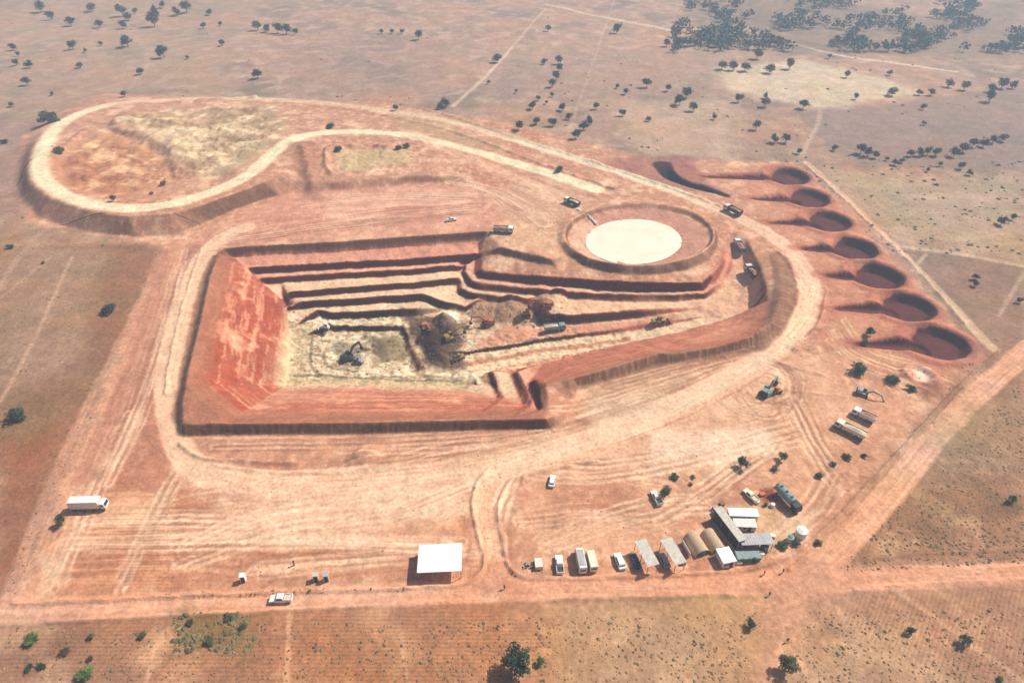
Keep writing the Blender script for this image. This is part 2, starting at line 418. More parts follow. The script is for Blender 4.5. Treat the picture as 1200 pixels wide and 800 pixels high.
def region(p, c, k=1.0, soft=1.5, warp=1.0, z=0.0, mod=None):
    s, m = poly_mask(p, soft, warp, z)
    if mod is not None: m = m*mod[s]
    setcol(s, m, c, k)
def road(p, width, c, k=.9, soft=.8, warp=.35, z=0.0, streak=.35, dark=(198,140,110), freq=1.1, it=2):
    pts = px_line(p, z, it); s, D, S, A = dist_line(pts, width/2+soft*2, warp)
    m = sm(width/2+soft, width/2-soft, D)
    setcol(s, m, c, k*.85)
    st = perlin(S*freq, A/30, 3)*.6+perlin(S*freq*2.3, A/18, 8)*.6
    setcol(s, m*sm(.05, .5, st), dark, streak)
    setcol(s, m*sm(.05, .5, -st), tuple(min(255, v+18) for v in c), streak)
PR, OR, CR, BN = (216,158,128), (219,146,108), (240,212,180), (160,122,96)
# fields
region([(0,290),(190,285),(110,500),(20,690),(0,700)], (178,120,84), .8, 3, 2)
region([(0,290),(130,290),(90,420),(0,470)], (196,150,112), .6, 4, 3)
region([(0,520),(70,500),(30,640),(0,700)], (190,112,72), .7, 5, 3)
region([(0,470),(30,450),(70,480),(40,520),(0,510)], (150,128,70), .35, 5, 3)
region([(0,734),(300,716),(590,705),(590,800),(0,800)], (198,132,92), .85, 1.2, .5)
region([(0,734),(300,716),(590,705),(590,800),(0,800)], (228,172,126), .6, 3, 2, mod=sm(.05,.4,n2+.3*n1))
region([(590,705),(1200,690),(1200,800),(590,800)], (232,188,140), .6, 3, 2, mod=sm(.05,.4,n2+.4*n3))
region([(590,705),(1200,690),(1200,800),(590,800)], (168,112,76), .5, 3, 2, mod=sm(.1,.45,-n2+.4*n3))
region([(640,700),(900,690),(890,800),(640,800)], (204,154,108), .85, 2, 1)
region([(400,720),(640,700),(650,800),(400,800)], (202,138,94), .6, 5, 3)
region([(930,800),(960,720),(1000,700),(1200,690),(1200,800)], (198,138,100), .7, 3, 1)
region([(960,740),(1060,720),(1100,800),(950,800)], (214,168,118), .5, 5, 3)
region([(990,660),(1040,600),(1130,490),(1200,430),(1200,655)], (188,136,100), .9, 1.5, .8)
region([(990,660),(1040,600),(1130,490),(1200,430),(1200,655)], (150,112,72), .6, 3, 2, mod=sm(.05,.4,n2+.3*n3))
region([(990,660),(1040,600),(1130,490),(1200,430),(1200,655)], (216,170,128), .6, 3, 2, mod=sm(.1,.4,-n2+.3*n3))
region([(1060,600),(1160,470),(1200,450),(1200,600)], (170,124,88), .4, 5, 3)
region([(930,130),(1000,128),(1120,112),(1200,95),(1200,200),(1010,195),(970,170)], (176,140,124), .85, 3, 2)
region([(1050,285),(1200,310),(1200,400),(1150,440),(1090,330)], (176,132,104), .8, 2, 1)
region([(960,200),(1200,210),(1200,300),(1050,285)], (206,170,132), .6, 8, 5)
region([(720,120),(860,115),(870,190),(740,180)], (214,172,138), .5, 8, 3)
region([(575,60),(860,60),(860,112),(700,112),(560,115)], (184,144,122), .6, 5, 3)
region([(840,80),(940,70),(1050,95),(1080,110),(960,128),(850,105)], (222,196,158), .6, 8, 5)
region([(330,60),(420,40),(540,50),(520,110),(340,110)], (176,136,118), .4, 12, 6)
region([(0,0),(300,0),(260,110),(30,150),(0,150)], (186,148,116), .45, 12, 8)
region([(0,150),(60,130),(30,240),(0,280)], (190,140,120), .6, 5, 3)
road([(0,75),(60,58),(110,70),(60,110),(0,140)], 6, (176,138,132), .35, 3)
# broad disturbed ground
s = inmine_s
setcol(s, mine_m, PR, .82)
setcol(s, mine_m*sm(-.02, .4, n2[s]), (236,192,160), .7)
setcol(s, mine_m*sm(-.02, .35, -n1[s]), (208,142,112), .55)
setcol(s, mine_m*sm(.05, .45, n3[s]), (240,204,176), .35)
setcol(s, mine_m*sm(.05, .45, -n3[s]), (200,140,112), .35)
region([(130,560),(215,560),(230,600),(215,690),(40,700),(80,600)], (212,140,102), .6, 4, 2)
region([(230,620),(555,610),(560,675),(215,690)], (212,146,112), .55, 4, 3)
region([(600,560),(760,540),(740,630),(600,640)], (212,152,120), .55, 4, 3)
region([(110,490),(195,400),(205,540),(190,580),(100,590)], (200,134,106), .7, 4, 2)
region([(190,290),(240,285),(205,390),(185,480),(120,500),(150,390)], (196,132,108), .65, 3, 1)
region([(680,440),(760,430),(840,440),(760,500),(680,500)], (212,176,142), .6, 5, 3)
region([(590,505),(700,495),(900,430),(960,400),(1000,470),(930,560),(700,560),(560,560)], (228,182,150), .6, 5, 3)
region([(900,440),(1000,440),(1060,470),(960,600),(900,560)], (220,164,130), .5, 5, 3)
region([(960,300),(1140,420),(1080,460),(960,400)], (210,138,110), .6, 4, 2)
region([(850,195),(960,200),(1060,300),(1120,390),(1100,440),(970,410),(980,330),(900,260)], (218,154,122), .5, 3, 2)
region([(965,380),(985,420),(1060,430),(1060,415),(990,375)], (205,160,120), .6, 2, 1)
region([(220,510),(640,505),(600,530),(420,540),(250,540)], (208,154,126), .6, 3, 2)
region([(340,225),(560,215),(640,230),(620,262),(570,270),(260,288),(225,280)], (224,160,136), .6, 4, 3)
region([(380,228),(560,222),(560,262),(380,270)], (238,186,160), .45, 5, 4)
region([(450,240),(510,236),(520,262),(450,266)], (200,134,112), .5, 3, 2)
region([(570,225),(660,205),(690,235),(640,262),(590,262)], (218,176,146), .5, 5, 4)
region([(585,262),(655,240),(660,300),(600,292)], (222,180,146), .6, 4, 3)
region([(740,183),(815,182),(820,205),(850,225),(800,222),(690,195)], (186,122,108), .8, 3, 2)
region([(690,186),(780,186),(830,226),(720,205)], (198,142,122), .4, 3, 2)
# tracks sweeping over the yard
def sweep(p, width, c, k, freq=.8, z=0.0):
    pts = px_line(p, z); s, D, S, A = dist_line(pts, width/2, .6)
    m = sm(width/2, width/4, D)
    st = perlin(S*freq, A/26+S*.02, 12)+.7*perlin(S*freq*2.1, A/15, 15)
    setcol(s, m*sm(.1, .55, st), c, k)
    setcol(s, m*sm(.1, .55, -st), (196,136,106), k*.9)
sweep([(210,600),(300,585),(420,570),(520,540),(640,520),(760,480)], 26, (242,206,176), .6, .7)
sweep([(230,640),(330,600),(450,600),(550,560)], 22, (240,204,176), .55, .9)
sweep([(100,640),(220,636),(330,640)], 30, (226,170,132), .7, .55)
sweep([(120,600),(220,600)], 22, (230,172,134), .6, .6)
sweep([(300,655),(560,650)], 14, (226,168,134), .4, .9)
sweep([(620,610),(700,600),(760,610),(800,590),(790,565),(740,560)], 12, (236,190,160), .5, 1.0)
sweep([(840,450),(870,480),(920,480),(930,440),(890,425),(850,440)], 16, (240,204,172), .55, 1.0)
sweep([(930,470),(950,520),(1000,560)], 18, (232,184,150), .4, .8)
sweep([(640,260),(610,240),(580,225),(540,215)], 16, (240,206,176), .5, .8)
sweep([(280,275),(400,255),(560,240)], 30, (242,192,166), .5, .35)
def tyre(pts, c, k, gap=2.1, wd=.42):
    s, D, S, A = dist_line(smooth_line(pts, 2), gap+1, .25)
    m = np.exp(-((np.abs(S)-gap/2)/wd)**2)*(D < gap)*(.6+.6*perlin(A/9, A*0+.5, 3))
    setcol(s, m, c, k)
trk = np.random.RandomState(77)
base = [[(205,600),(300,585),(420,572),(520,545),(640,522),(760,482),(860,440)],[(215,655),(330,610),(450,602),(548,562)],[(90,645),(220,640),(400,640),(545,648)],[(100,612),(200,608),(300,612)],
        [(240,545),(330,560),(430,556),(560,540)],[(610,612),(700,602),(762,612),(800,592),(850,560),(900,520)],[(640,640),(740,600),(830,590)],[(300,665),(450,655),(555,650)],
        [(640,260),(600,235),(560,215),(520,210)],[(260,285),(400,262),(560,245)],[(360,238),(450,232),(560,232)],[(150,690),(190,600),(230,540)],[(860,450),(880,485),(925,478),(930,445),(890,430)],
        [(930,470),(960,530),(990,570)],[(700,510),(800,470),(890,420),(940,380)],[(600,545),(700,560),(800,540),(930,510)],[(580,660),(575,600),(600,555)],[(980,560),(960,600),(900,640)],[(120,560),(160,480),(190,380),(215,300)],[(60,690),(100,600),(140,500)],
        [(640,480),(720,455),(820,430),(880,415)],[(250,520),(400,520),(560,515),(640,505)],[(600,200),(680,230),(740,232)],[(980,390),(1000,420),(1060,440)]]
for it_ in range(190):
    b_ = base[it_ % len(base)]; ox, oy = trk.normal(0, 9), trk.normal(0, 7); n0 = trk.randint(0, max(1, len(b_)-2)); 
    pl = [P(q[0]+ox+trk.normal(0, 3), q[1]+oy+trk.normal(0, 2.5)) for q in b_[n0:]]
    lt = trk.rand() < .5
    tyre(pl, (248,212,182) if lt else (176,116,88), .6 if lt else .5)
# roads and tracks
road([(20,700),(60,590),(100,500),(150,400),(205,285)], 8, (224,162,130), .75, 1.0)
road([(45,690),(85,600),(130,500),(180,380),(215,290)], 4, (226,170,138), .5, .8)
road([(100,560),(140,470),(175,380),(190,300)], 6, (200,138,112), .5, 1)
road([(30,262),(70,250),(20,300),(0,340)], 3, (214,160,130), .5)
road([(-20,718),(300,703),(560,691),(800,683),(930,681),(1220,670)], 6.6, (234,166,128), 1.0, .5, dark=(216,146,110), streak=.5)
road([(-20,716),(300,700),(560,688)], 3, (238,174,138), .5, .7)
road([(925,692),(985,642),(1050,570),(1115,488),(1210,405)], 7.2, (234,170,134), 1.0, .6, dark=(216,146,112), streak=.5)
road([(940,680),(925,740),(895,820)], 6.5, (222,160,118), .65, 2.5)
road([(960,700),(900,720)], 10, (222,158,118), .55, 3)
road([(1050,690),(1120,740),(1200,800)], 1.6, (222,170,130), .6, .5)
road([(575,692),(572,640),(562,590),(572,560),(610,545),(690,530)], 6, (238,184,150), .95, .7)
region([(540,690),(562,660),(585,655),(610,682),(640,690),(600,700)], (216,148,114), .7, 1.5, 1)
region([(880,690),(940,655),(985,655),(1020,678),(960,700)], (222,154,118), .7, 1.5, 1)
road([(250,560),(222,545),(203,510),(194,460),(200,410),(218,345),(235,300),(262,276),(290,266)], 8, (238,194,162), .92, .7, dark=(224,178,148))
road([(225,545),(300,568),(420,565),(560,548),(700,512),(800,472),(880,430),(930,395)], 9, (236,192,160), .75, 2, dark=(206,150,120))
road([(230,552),(300,580),(420,585),(520,572),(565,560)], 4, (236,190,158), .5, 1.5)
road([(560,560),(640,530),(740,500),(840,450),(912,408),(945,372),(952,335),(935,300),(900,272),(860,252),(800,227),(700,194),(600,163),(520,140),(400,122),(300,117)], 8, (238,194,164), .93, .8, dark=(224,178,148))
road([(800,227),(700,194),(600,163),(520,140),(440,130)], 5, (246,220,188), .7, 1.5)
road([(915,405),(945,372),(952,335)], 5, (240,206,170), .6, 1.5)
road([(130,122,2),(92,132,4),(62,150,5.5),(46,180,6.5),(44,205,6.5),(70,228,6.5),(120,243,6.5),(180,244,6.5),(240,229,6.5),(290,207,6.5),(320,180,6),(345,160,5),(400,152,3),(470,156,2.4),(540,172,1.4),(620,196,0),(700,222,0)], 8.5, (250,218,184), .93, 1.5, dark=(244,206,168))
road([(130,122,2),(170,118,1),(230,115,1),(300,116,1)], 8, (240,204,168), .8, 2)
road([(300,117),(400,122),(500,135),(600,160)], 11, (206,178,142), .5, 2)
road([(480,155,2),(540,185,1),(600,205),(660,235)], 8, (236,190,160), .6, 3)
road([(400,196,3),(480,186,3),(540,190,1.5)], 6, (232,190,160), .6, 2)
road([(530,125),(570,90),(600,55)], 3, (222,182,152), .8, 1)
road([(600,55),(640,10)], 3, (214,178,150), .5, 1)
road([(640,5),(720,25),(800,38)], 5, (226,196,170), .7, 2)
road([(830,20),(940,55),(1000,68),(1120,84)], 4, (232,206,176), .8, 1.5)
road([(945,190),(985,228),(1060,298),(1150,395),(1165,410)], 4.0, (232,184,148), .9, .8)
road([(1150,430),(1100,400),(1030,340)], 2, (226,172,138), .3, .8)
road([(960,120),(962,140),(940,180)], 3, (214,176,148), .6, 1)
road([(1050,287),(1120,296),(1200,312)], 3, (224,190,156), .7, 1)
road([(1068,318),(1085,297)], 1.5, (220,180,150), .7, .5)
road([(1170,370),(1200,320)], 1.5, (214,172,142), .6, .6)
road([(860,0),(868,120),(866,190)], 1.5, (212,174,142), .2, 1)
road([(650,200),(700,60),(720,0)], 2, (210,172,146), .3, 1)
road([(0,470),(40,400),(85,300)], 1.5, (222,170,130), .6, .6)
road([(0,350),(60,300)], 1.5, (214,166,130), .5, .6)
road([(340,705),(336,800)], 1.3, (228,172,132), .7, .4)
road([(190,740),(172,800)], 1.0, (224,164,124), .6, .4)
road([(470,745),(478,800)], 1.0, (226,170,128), .5, .4)
road([(150,105),(180,70),(150,30)], 3, (206,164,132), .3, 1.5)
# grading of the dump plateau
region([(85,165,5),(130,150,5),(165,165,4),(190,182,4),(203,208,4),(180,224,4),(120,228,4),(75,215,4),(68,190,4)], (218,160,118), .75, 2, 1, 4)
region([(68,190,4),(110,180,4),(150,200,4),(140,232,5),(80,220,4)], (206,132,92), .5, 4, 2, 4)
region([(130,140,5),(200,125,3),(320,120,3),(340,150,5),(310,180,6),(250,205,6),(205,190,6),(165,155,6)], (212,178,140), .75, 4, 3, 5)
region([(240,130,3),(320,120,3),(330,150,4),(280,190,6),(240,180,6)], (188,158,122), .5, 5, 3, 5)
region([(130,140,5),(200,125,3),(320,120,3),(340,150,5),(310,180,6),(250,205,6),(205,190,6),(165,155,6)], (240,208,172), .7, 4, 3, 5, mod=sm(.02,.4,n2+.4*n3))
region([(130,140,5),(200,125,3),(320,120,3),(340,150,5),(310,180,6),(250,205,6),(205,190,6),(165,155,6)], (170,128,98), .6, 4, 3, 5, mod=sm(.05,.4,-n2+.5*n3))
region([(68,190,4),(110,160,4),(190,182,4),(203,208,4),(140,232,5),(80,220,4)], (240,192,152), .7, 4, 2, 4, mod=sm(.05,.4,n2+.4*n3))
region([(68,190,4),(110,160,4),(190,182,4),(203,208,4),(140,232,5),(80,220,4)], (176,104,74), .6, 4, 2, 4, mod=sm(.05,.4,-n2+.6*n3))
region([(160,150,5),(230,150,5),(300,135,4),(220,175,6),(190,165,6)], (232,206,166), .5, 4, 3, 5)
region([(250,205,6),(300,190,6),(320,165,6),(290,165,6)], (198,176,140), .5, 3, 2, 6)
region([(392,178),(478,174),(484,190),(400,204)], (206,178,136), .85, 2, 1, 3)
region([(340,170),(372,165),(378,225),(350,225)], (186,128,102), .6, 3, 2, 4)
region([(460,130),(520,142),(600,172),(560,176),(470,152)], (196,164,122), .5, 3, 1, 1)
# brown striated banks (topsoil)
bank = steep0*(1-deep)
setcol(ALL, bank*(Zbase > -3.4)*MINE, (148,106,80), .9)
setcol(ALL, bank*(Zbase > -3.4)*MINE*sm(0, .6, rill), (172,130,102), .5)
# top of the near and left embankments
for p, wd in (([(256,300,2),(246,325,2),(238,370,2),(224,430,2),(216,480,2)], 9), ([(884,398,2),(908,378,2),(919,350,2),(920,325,2),(914,300,2)], 9), ([(668,444,3),(715,431,3),(770,415,3),(840,407,3),(885,396,3)], 6)):
    s, D, S, A = dist_line(px_line(wd and p), wd, .5)
    cc = (158,112,86)
    setcol(s, sm(wd/2+1, wd/2-1, D), cc, .75)
    setcol(s, sm(wd/2+1, wd/2-1, D)*sm(0, .5, rill[s]), (196,150,120), .5)
# pit interior
s, pm = poly_mask([(256,297,1.5),(246,325,2.6),(237,370,2.6),(222,430,2.6),(215,470,2.6),(218,496,3.4),(330,495,3.5),(530,491,3.5),(640,491,3.5),(642,470,1.5),(640,452,1),(668,443,3),(715,430,3),(770,413,3),(840,405,3),(880,394,3),(899,370,0),(899,353,.3),(890,312,.6),(875,279,0),(852,285,-1.6),(845,300,-2.5),(822,331,-4.6),(745,331,-4.6),(640,324,-4.6),(565,317,-4.6),(563,284,-3.6),(480,287,-3.6),(400,293,-3.6),(270,300,-3.6)], .8, .3)
PM = np.zeros_like(X); PM[s] = pm
zb = Zbase+fbm(X/12, Y/12, 3, 77)*1.6
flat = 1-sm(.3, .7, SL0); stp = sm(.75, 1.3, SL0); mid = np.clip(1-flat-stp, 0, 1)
# flat benches by depth
setcol(ALL, PM*flat, (226,158,134), .9)
setcol(ALL, PM*flat*sm(-6, -8.5, zb), (236,190,156), .85)
setcol(ALL, PM*flat*sm(-8.5, -10.5, zb), (234,198,164), .9)
setcol(ALL, PM*flat*sm(-16.5, -19, zb), (232,208,172), .85)
setcol(ALL, PM*flat*sm(-18, -20, zb)*sm(0, .35, n2), (206,190,150), .7)
# gentle walls: red clay with graded streaks
setcol(ALL, PM*mid, (202,108,82), .95)
ul = X+.212*Y
lw = sm(-.15, .15, np.abs(gx)-np.abs(gy))*(X < -40)
st = perlin(Zbase*1.0+n2*.5, (X+Y)/60, 33)+.7*perlin(Zbase*2.6+n3*.3, (X-Y)/40, 35)
st = st*(1-lw)+lw*(perlin(ul*.55+n2*1.5+n3*.5, Y/45+n2, 36)+.8*perlin(ul*1.4+n3, Y/14+n2*2, 37))
setcol(ALL, PM*mid*lw*sm(-13, -19, zb), (226,182,146), .7)
setcol(ALL, PM*mid*lw*sm(0, .4, st+n3*.5)*sm(-9, -15, zb), (170,120,88), .6)
setcol(ALL, PM*mid*sm(.05, .6, st), (238,170,136), .7)
setcol(ALL, PM*mid*sm(.05, .6, -st), (196,88,60), .5)
setcol(ALL, PM*mid*sm(.12, .45, n2+.25*n3)*sm(-1, -6, zb), (242,196,160), .6)
setcol(ALL, PM*(mid+flat)*sm(-3.5, .5, zb), (190,128,98), .85)
setcol(ALL, PM*mid*sm(-16, -19.5, zb), (232,206,166), .85)
# steep bench faces
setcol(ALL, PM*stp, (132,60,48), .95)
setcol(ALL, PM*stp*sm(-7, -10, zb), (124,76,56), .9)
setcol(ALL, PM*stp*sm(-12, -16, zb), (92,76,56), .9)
def preg(p, c, k, soft=1.5, warp=1.0, z=-15): region(p, c, k, soft, warp, z)
fl = PM*flat*sm(-14, -18, zb)
setcol(ALL, fl, (228,202,170), .7)
setcol(ALL, fl*sm(.0, .35, n3+.4*n4), (164,138,104), .65)
setcol(ALL, fl*sm(.05, .4, -n3+.4*n4), (244,228,196), .7)
setcol(ALL, fl*sm(.12, .4, fbm(X/6, Y/3, 4, 99)), (128,104,78), .6)
setcol(ALL, PM*flat*sm(.1, .5, n3+.5*n4)*sm(-3, -6, zb), (206,150,120), .5)
# right-hand red slope and ramp
preg([(615,433,-18),(690,413,-17),(740,402,-15),(850,376,-8),(895,360,-6),(898,372,-2),(880,392,2),(840,403,2),(770,411,2),(668,441,2),(640,450,0)], (212,136,106), .7)
preg([(850,376,-9),(893,360,-6),(897,375,-2),(850,398,0),(800,402,-2)], (226,158,126), .5)
preg([(655,352,-11),(826,352,-10),(858,320,-7),(862,290,-3),(872,280,-1),(882,312,-5),(890,350,-7),(826,360,-9),(740,361,-11),(655,366,-12)], (238,186,150), .7)
preg([(800,362,-10),(880,340,-7),(892,358,-7),(830,372,-10)], (236,180,148), .7)
preg([(590,385,-17),(740,376,-14),(800,366,-11),(790,378,-13),(640,394,-17),(545,410,-18)], (226,152,122), .75)
preg([(545,420,-20),(640,403,-19),(770,384,-14),(790,388,-13),(690,410,-18),(600,430,-19),(555,440,-20)], (234,200,164), .85)
preg([(545,425,-20),(640,408,-19),(740,392,-15),(740,396,-15),(640,413,-19),(545,431,-20)], (204,136,104), .8, .8, .8)
preg([(555,437,-20),(640,422,-19),(740,400,-16),(780,392,-13),(780,395,-13),(640,427,-19)], (214,140,110), .6, .8, .8)
preg([(480,355,-15),(545,366,-16),(600,370,-16),(560,400,-17),(500,375,-17)], (222,184,150), .7)
preg([(515,365,-16),(535,362,-16),(540,378,-16),(522,382,-16)], (240,226,204), .8)
preg([(560,350,-13),(650,352,-12),(640,375,-15),(560,385,-16)], (168,116,88), .6, 2, 2)
preg([(470,365,-17),(545,380,-17),(535,410,-18),(548,432,-19),(500,432,-19),(486,400,-18)], (124,88,68), .85, 2, 2.5)
preg([(492,385,-17),(525,385,-17),(520,425,-18),(498,425,-18)], (78,58,48), .75, 2.5, 2.5)
preg([(428,392,-20),(470,392,-20),(478,420,-20),(440,425,-20)], (156,134,98), .8, 2, 2)
preg([(436,398,-20),(452,398,-20),(455,415,-20),(438,416,-20)], (120,98,66), .6, 2, 2)
preg([(390,400,-20),(425,402,-20),(424,430,-20),(396,430,-20)], (108,104,84), .5, 2, 2)
preg([(342,385,-19),(362,388,-20),(360,445,-20),(342,448,-20)], (202,180,140), .6, 2, 2)
preg([(342,443,-20),(555,446,-20),(555,455,-19),(342,452,-20)], (204,180,134), .7, 1, 1)
for q in ([(366,395),(362,438),(400,443),(470,442)], [(380,412),(382,432),(420,436)], [(345,440),(470,446),(540,448)]):
    s, D, S, A = dist_line(px_line(q, -20.3), 2, .5); setcol(s, sm(.9, .3, D), (140,124,92), .6)
# pond bowl
s, D, S, A = dist_line([p[:2] for p in world_poly(ell(743,282,66,29,-.5))], 12, .2)
s, m = poly_mask([(p[0], p[1]) for p in ell(748,277,80,34,0)], .8, .3, .3); setcol(s, m, (214,156,134), .85)
setcol(s, m*sm(-.1, .4, n2[s]), (200,142,120), .5)
s, m = poly_mask([(672,262),(700,255),(700,285),(720,308),(790,312),(740,316),(690,305),(668,285)], 1.5, .5, 0); setcol(s, m, (232,190,160), .6)
# borrow pits
setcol(ALL, PITRED, (206,128,102), .75)
setcol(ALL, PITRED*sm(.0, .4, n2), (224,160,132), .5)
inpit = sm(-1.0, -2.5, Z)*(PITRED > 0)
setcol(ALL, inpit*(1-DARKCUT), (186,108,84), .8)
setcol(ALL, PITSHADE, (132,72,66), .95)  # pit and ramp shade laid on as dark maroon
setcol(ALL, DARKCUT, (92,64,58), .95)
setcol(ALL, sm(-.3, -.9, Z)*(Y > P(0,520)[1])*0, (80,60,50), 1)
region([(1068,432),(1090,432),(1092,446),(1072,446)], (238,206,186), .7, 1, 1)
region([(1080,448),(1105,450),(1100,466),(1080,466)], (172,112,92), .7, 2, 1)
region([(890,572),(906,570),(912,588),(896,592)], (170,84,54), .8, 1.0, .6)
region([(845,590),(905,590),(915,640),(870,645)], (216,182,142), .6, 2, 1)
region([(905,600),(960,595),(945,640),(915,645)], (228,194,160), .55, 2, 1.5)
region([(47,650),(64,648),(72,672),(56,678),(48,664)], (214,186,158), .55, 2.4, 1.6)
region([(610,618),(790,612),(800,640),(640,650)], (232,184,148), .45, 4, 3)
region([(200,720),(300,718),(290,765),(200,762)], (138,122,62), .6, 3, 3)
region([(0,730),(110,735),(120,800),(0,800)], (160,116,70), .35, 5, 4)
region([(1080,500),(1200,460),(1200,520),(1120,540)], (196,160,110), .4, 6, 5)
region([(800,0),(960,0),(1100,20),(1200,0),(1200,70),(1000,62),(830,55)], (150,128,104), .6, 20, 14)
region([(240,565),(420,580),(520,560),(540,600),(420,640),(260,620)], (238,196,166), .5, 6, 5)
region([(760,505),(900,500),(920,530),(760,545)], (242,212,186), .5, 3, 3)
region([(115,585),(185,575),(190,612),(120,615)], (238,196,160), .4, 4, 3)
region([(690,470),(780,460),(800,480),(700,520)], (224,194,164), .5, 4, 3)
lum = COL @ np.array([.3, .59, .11])
kk = (np.maximum(lum, 1e-3)/.40)**.5
COL = COL*kk[..., None]
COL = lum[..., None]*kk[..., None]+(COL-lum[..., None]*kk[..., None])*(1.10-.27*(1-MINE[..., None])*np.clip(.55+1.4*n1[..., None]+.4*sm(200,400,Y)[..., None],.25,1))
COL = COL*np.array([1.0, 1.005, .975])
farhaze = (sm(300, 650, Y)*(1-MINE))[..., None]
COL = COL*(1+farhaze*np.array([.30, .28, .27]))  # ground beyond the mine lightened with distance, haze painted into its colour
side = ((1-MINE)*sm(-.1, .3, fbm(X/30, Y/30, 3, 55))*sm(95, 130, Y))[..., None]
COL = COL*(1-side*np.array([.09, .03, .11]))
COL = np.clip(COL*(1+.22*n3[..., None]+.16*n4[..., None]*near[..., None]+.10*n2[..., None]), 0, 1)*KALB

FUR = np.zeros_like(X); FURB = np.zeros_like(X)
for p in ([(0,738),(180,728),(190,800),(0,800)], [(335,720),(560,712),(640,740),(640,800),(337,800)], [(180,745),(330,745),(330,800),(175,800)]):
    s, m = poly_mask(p, 2, 1); FUR[s] = np.maximum(FUR[s], m)
s, m = poly_mask([(125,600),(220,590),(215,690),(110,695)], 3, 1.5); FUR[s] = np.maximum(FUR[s], m*.8)
s, m = poly_mask([(80,165,4),(160,170,4),(200,210,4),(130,230,4),(72,215,4)], 2, 1.5); FUR[s] = np.maximum(FUR[s], m*.5)
s, m = poly_mask([(960,720),(1010,695),(1200,690),(1200,800),(1100,800)], 3, 1); FURB[s] = m
s, m = poly_mask([(1000,655),(1130,500),(1200,450),(1200,650)], 3, 1); FURB[s] = np.maximum(FURB[s], m*.35)
s, m = poly_mask([(640,560),(760,550),(740,640),(640,640)], 3, 1); FUR[s] = np.maximum(FUR[s], m*.3)

me = bpy.data.meshes.new('ground')
co = np.stack([X, Y, Z], -1).reshape(-1, 3).astype(np.float32)
idx = np.arange(NX*NY).reshape(NY, NX)
q = np.stack([idx[:-1, :-1], idx[:-1, 1:], idx[1:, 1:], idx[1:, :-1]], -1).reshape(-1, 4).astype(np.int32)
me.vertices.add(len(co)); me.vertices.foreach_set('co', co.ravel())
me.loops.add(q.size); me.loops.foreach_set('vertex_index', q.ravel())
me.polygons.add(len(q)); me.polygons.foreach_set('loop_start', np.arange(0, q.size, 4, dtype=np.int32))
me.polygons.foreach_set('use_smooth', np.ones(len(q), bool))
me.update(calc_edges=True)
ca = me.attributes.new('soil', 'FLOAT_COLOR', 'POINT')
ca.data.foreach_set('color', np.concatenate([COL, np.ones(X.shape+(1,))], -1).astype(np.float32).ravel())
fa = me.attributes.new('furrow', 'FLOAT_COLOR', 'POINT')
fa.data.foreach_set('color', np.stack([FUR, FURB, MINE, np.ones_like(FUR)], -1).astype(np.float32).ravel())
ground = bpy.data.objects.new('ground', me); C.objects.link(ground); ground['kind'] = 'structure'

def height(x, y):
    i = int(np.clip(np.searchsorted(GX, x)-1, 0, NX-2)); j = int(np.clip(np.searchsorted(GY, y)-1, 0, NY-2))
    tx = (x-GX[i])/(GX[i+1]-GX[i]); ty = (y-GY[j])/(GY[j+1]-GY[j])
    return float((Z[j, i]*(1-tx)+Z[j, i+1]*tx)*(1-ty)+(Z[j+1, i]*(1-tx)+Z[j+1, i+1]*tx)*ty)
def G(px, py, up=0.0):
    """point of the terrain seen at a pixel (optionally of something 'up' metres above it)"""
    z = 0.0
    for _ in range(12):
        x, y = P(px, py, z+up); z = z*.4+height(x, y)*.6
    x, y = P(px, py, z+up)
    return x, y, height(x, y)

# ------------------------------------------------------------------ materials
def mat(name, col, rough=.7, metal=0.0, var=.12, scale=2.0, spec=.3, bump=0.0, objrand=0.0):
    m = bpy.data.materials.new(name); m.use_nodes = True; n = m.node_tree.nodes; l = m.node_tree.links
    b = n['Principled BSDF']; b.inputs['Roughness'].default_value = rough; b.inputs['Metallic'].default_value = metal
    b.inputs['Specular IOR Level'].default_value = spec
    tc = n.new('ShaderNodeTexCoord'); ns = n.new('ShaderNodeTexNoise'); ns.inputs['Scale'].default_value = scale; ns.inputs['Detail'].default_value = 4
    l.new(tc.outputs['Object'], ns.inputs['Vector'])
    mr = n.new('ShaderNodeMapRange'); mr.inputs[1].default_value = .3; mr.inputs[2].default_value = .7; mr.inputs[3].default_value = 1-var; mr.inputs[4].default_value = 1+var
    l.new(ns.outputs['Fac'], mr.inputs[0])
    mx = n.new('ShaderNodeVectorMath'); mx.operation = 'MULTIPLY'; mx.inputs[0].default_value = col[:3]
    l.new(mr.outputs[0], mx.inputs[1])
    last = mx.outputs[0]
    if objrand:
        oi = n.new('ShaderNodeObjectInfo'); m2 = n.new('ShaderNodeMapRange'); m2.inputs[3].default_value = 1-objrand; m2.inputs[4].default_value = 1+objrand
        l.new(oi.outputs['Random'], m2.inputs[0]); m3 = n.new('ShaderNodeVectorMath'); m3.operation = 'MULTIPLY'
        l.new(last, m3.inputs[0]); l.new(m2.outputs[0], m3.inputs[1]); last = m3.outputs[0]
    l.new(last, b.inputs['Base Color'])
    if bump:
        bp = n.new('ShaderNodeBump'); bp.inputs['Strength'].default_value = bump; l.new(ns.outputs['Fac'], bp.inputs['Height']); l.new(bp.outputs[0], b.inputs['Normal'])
    return m
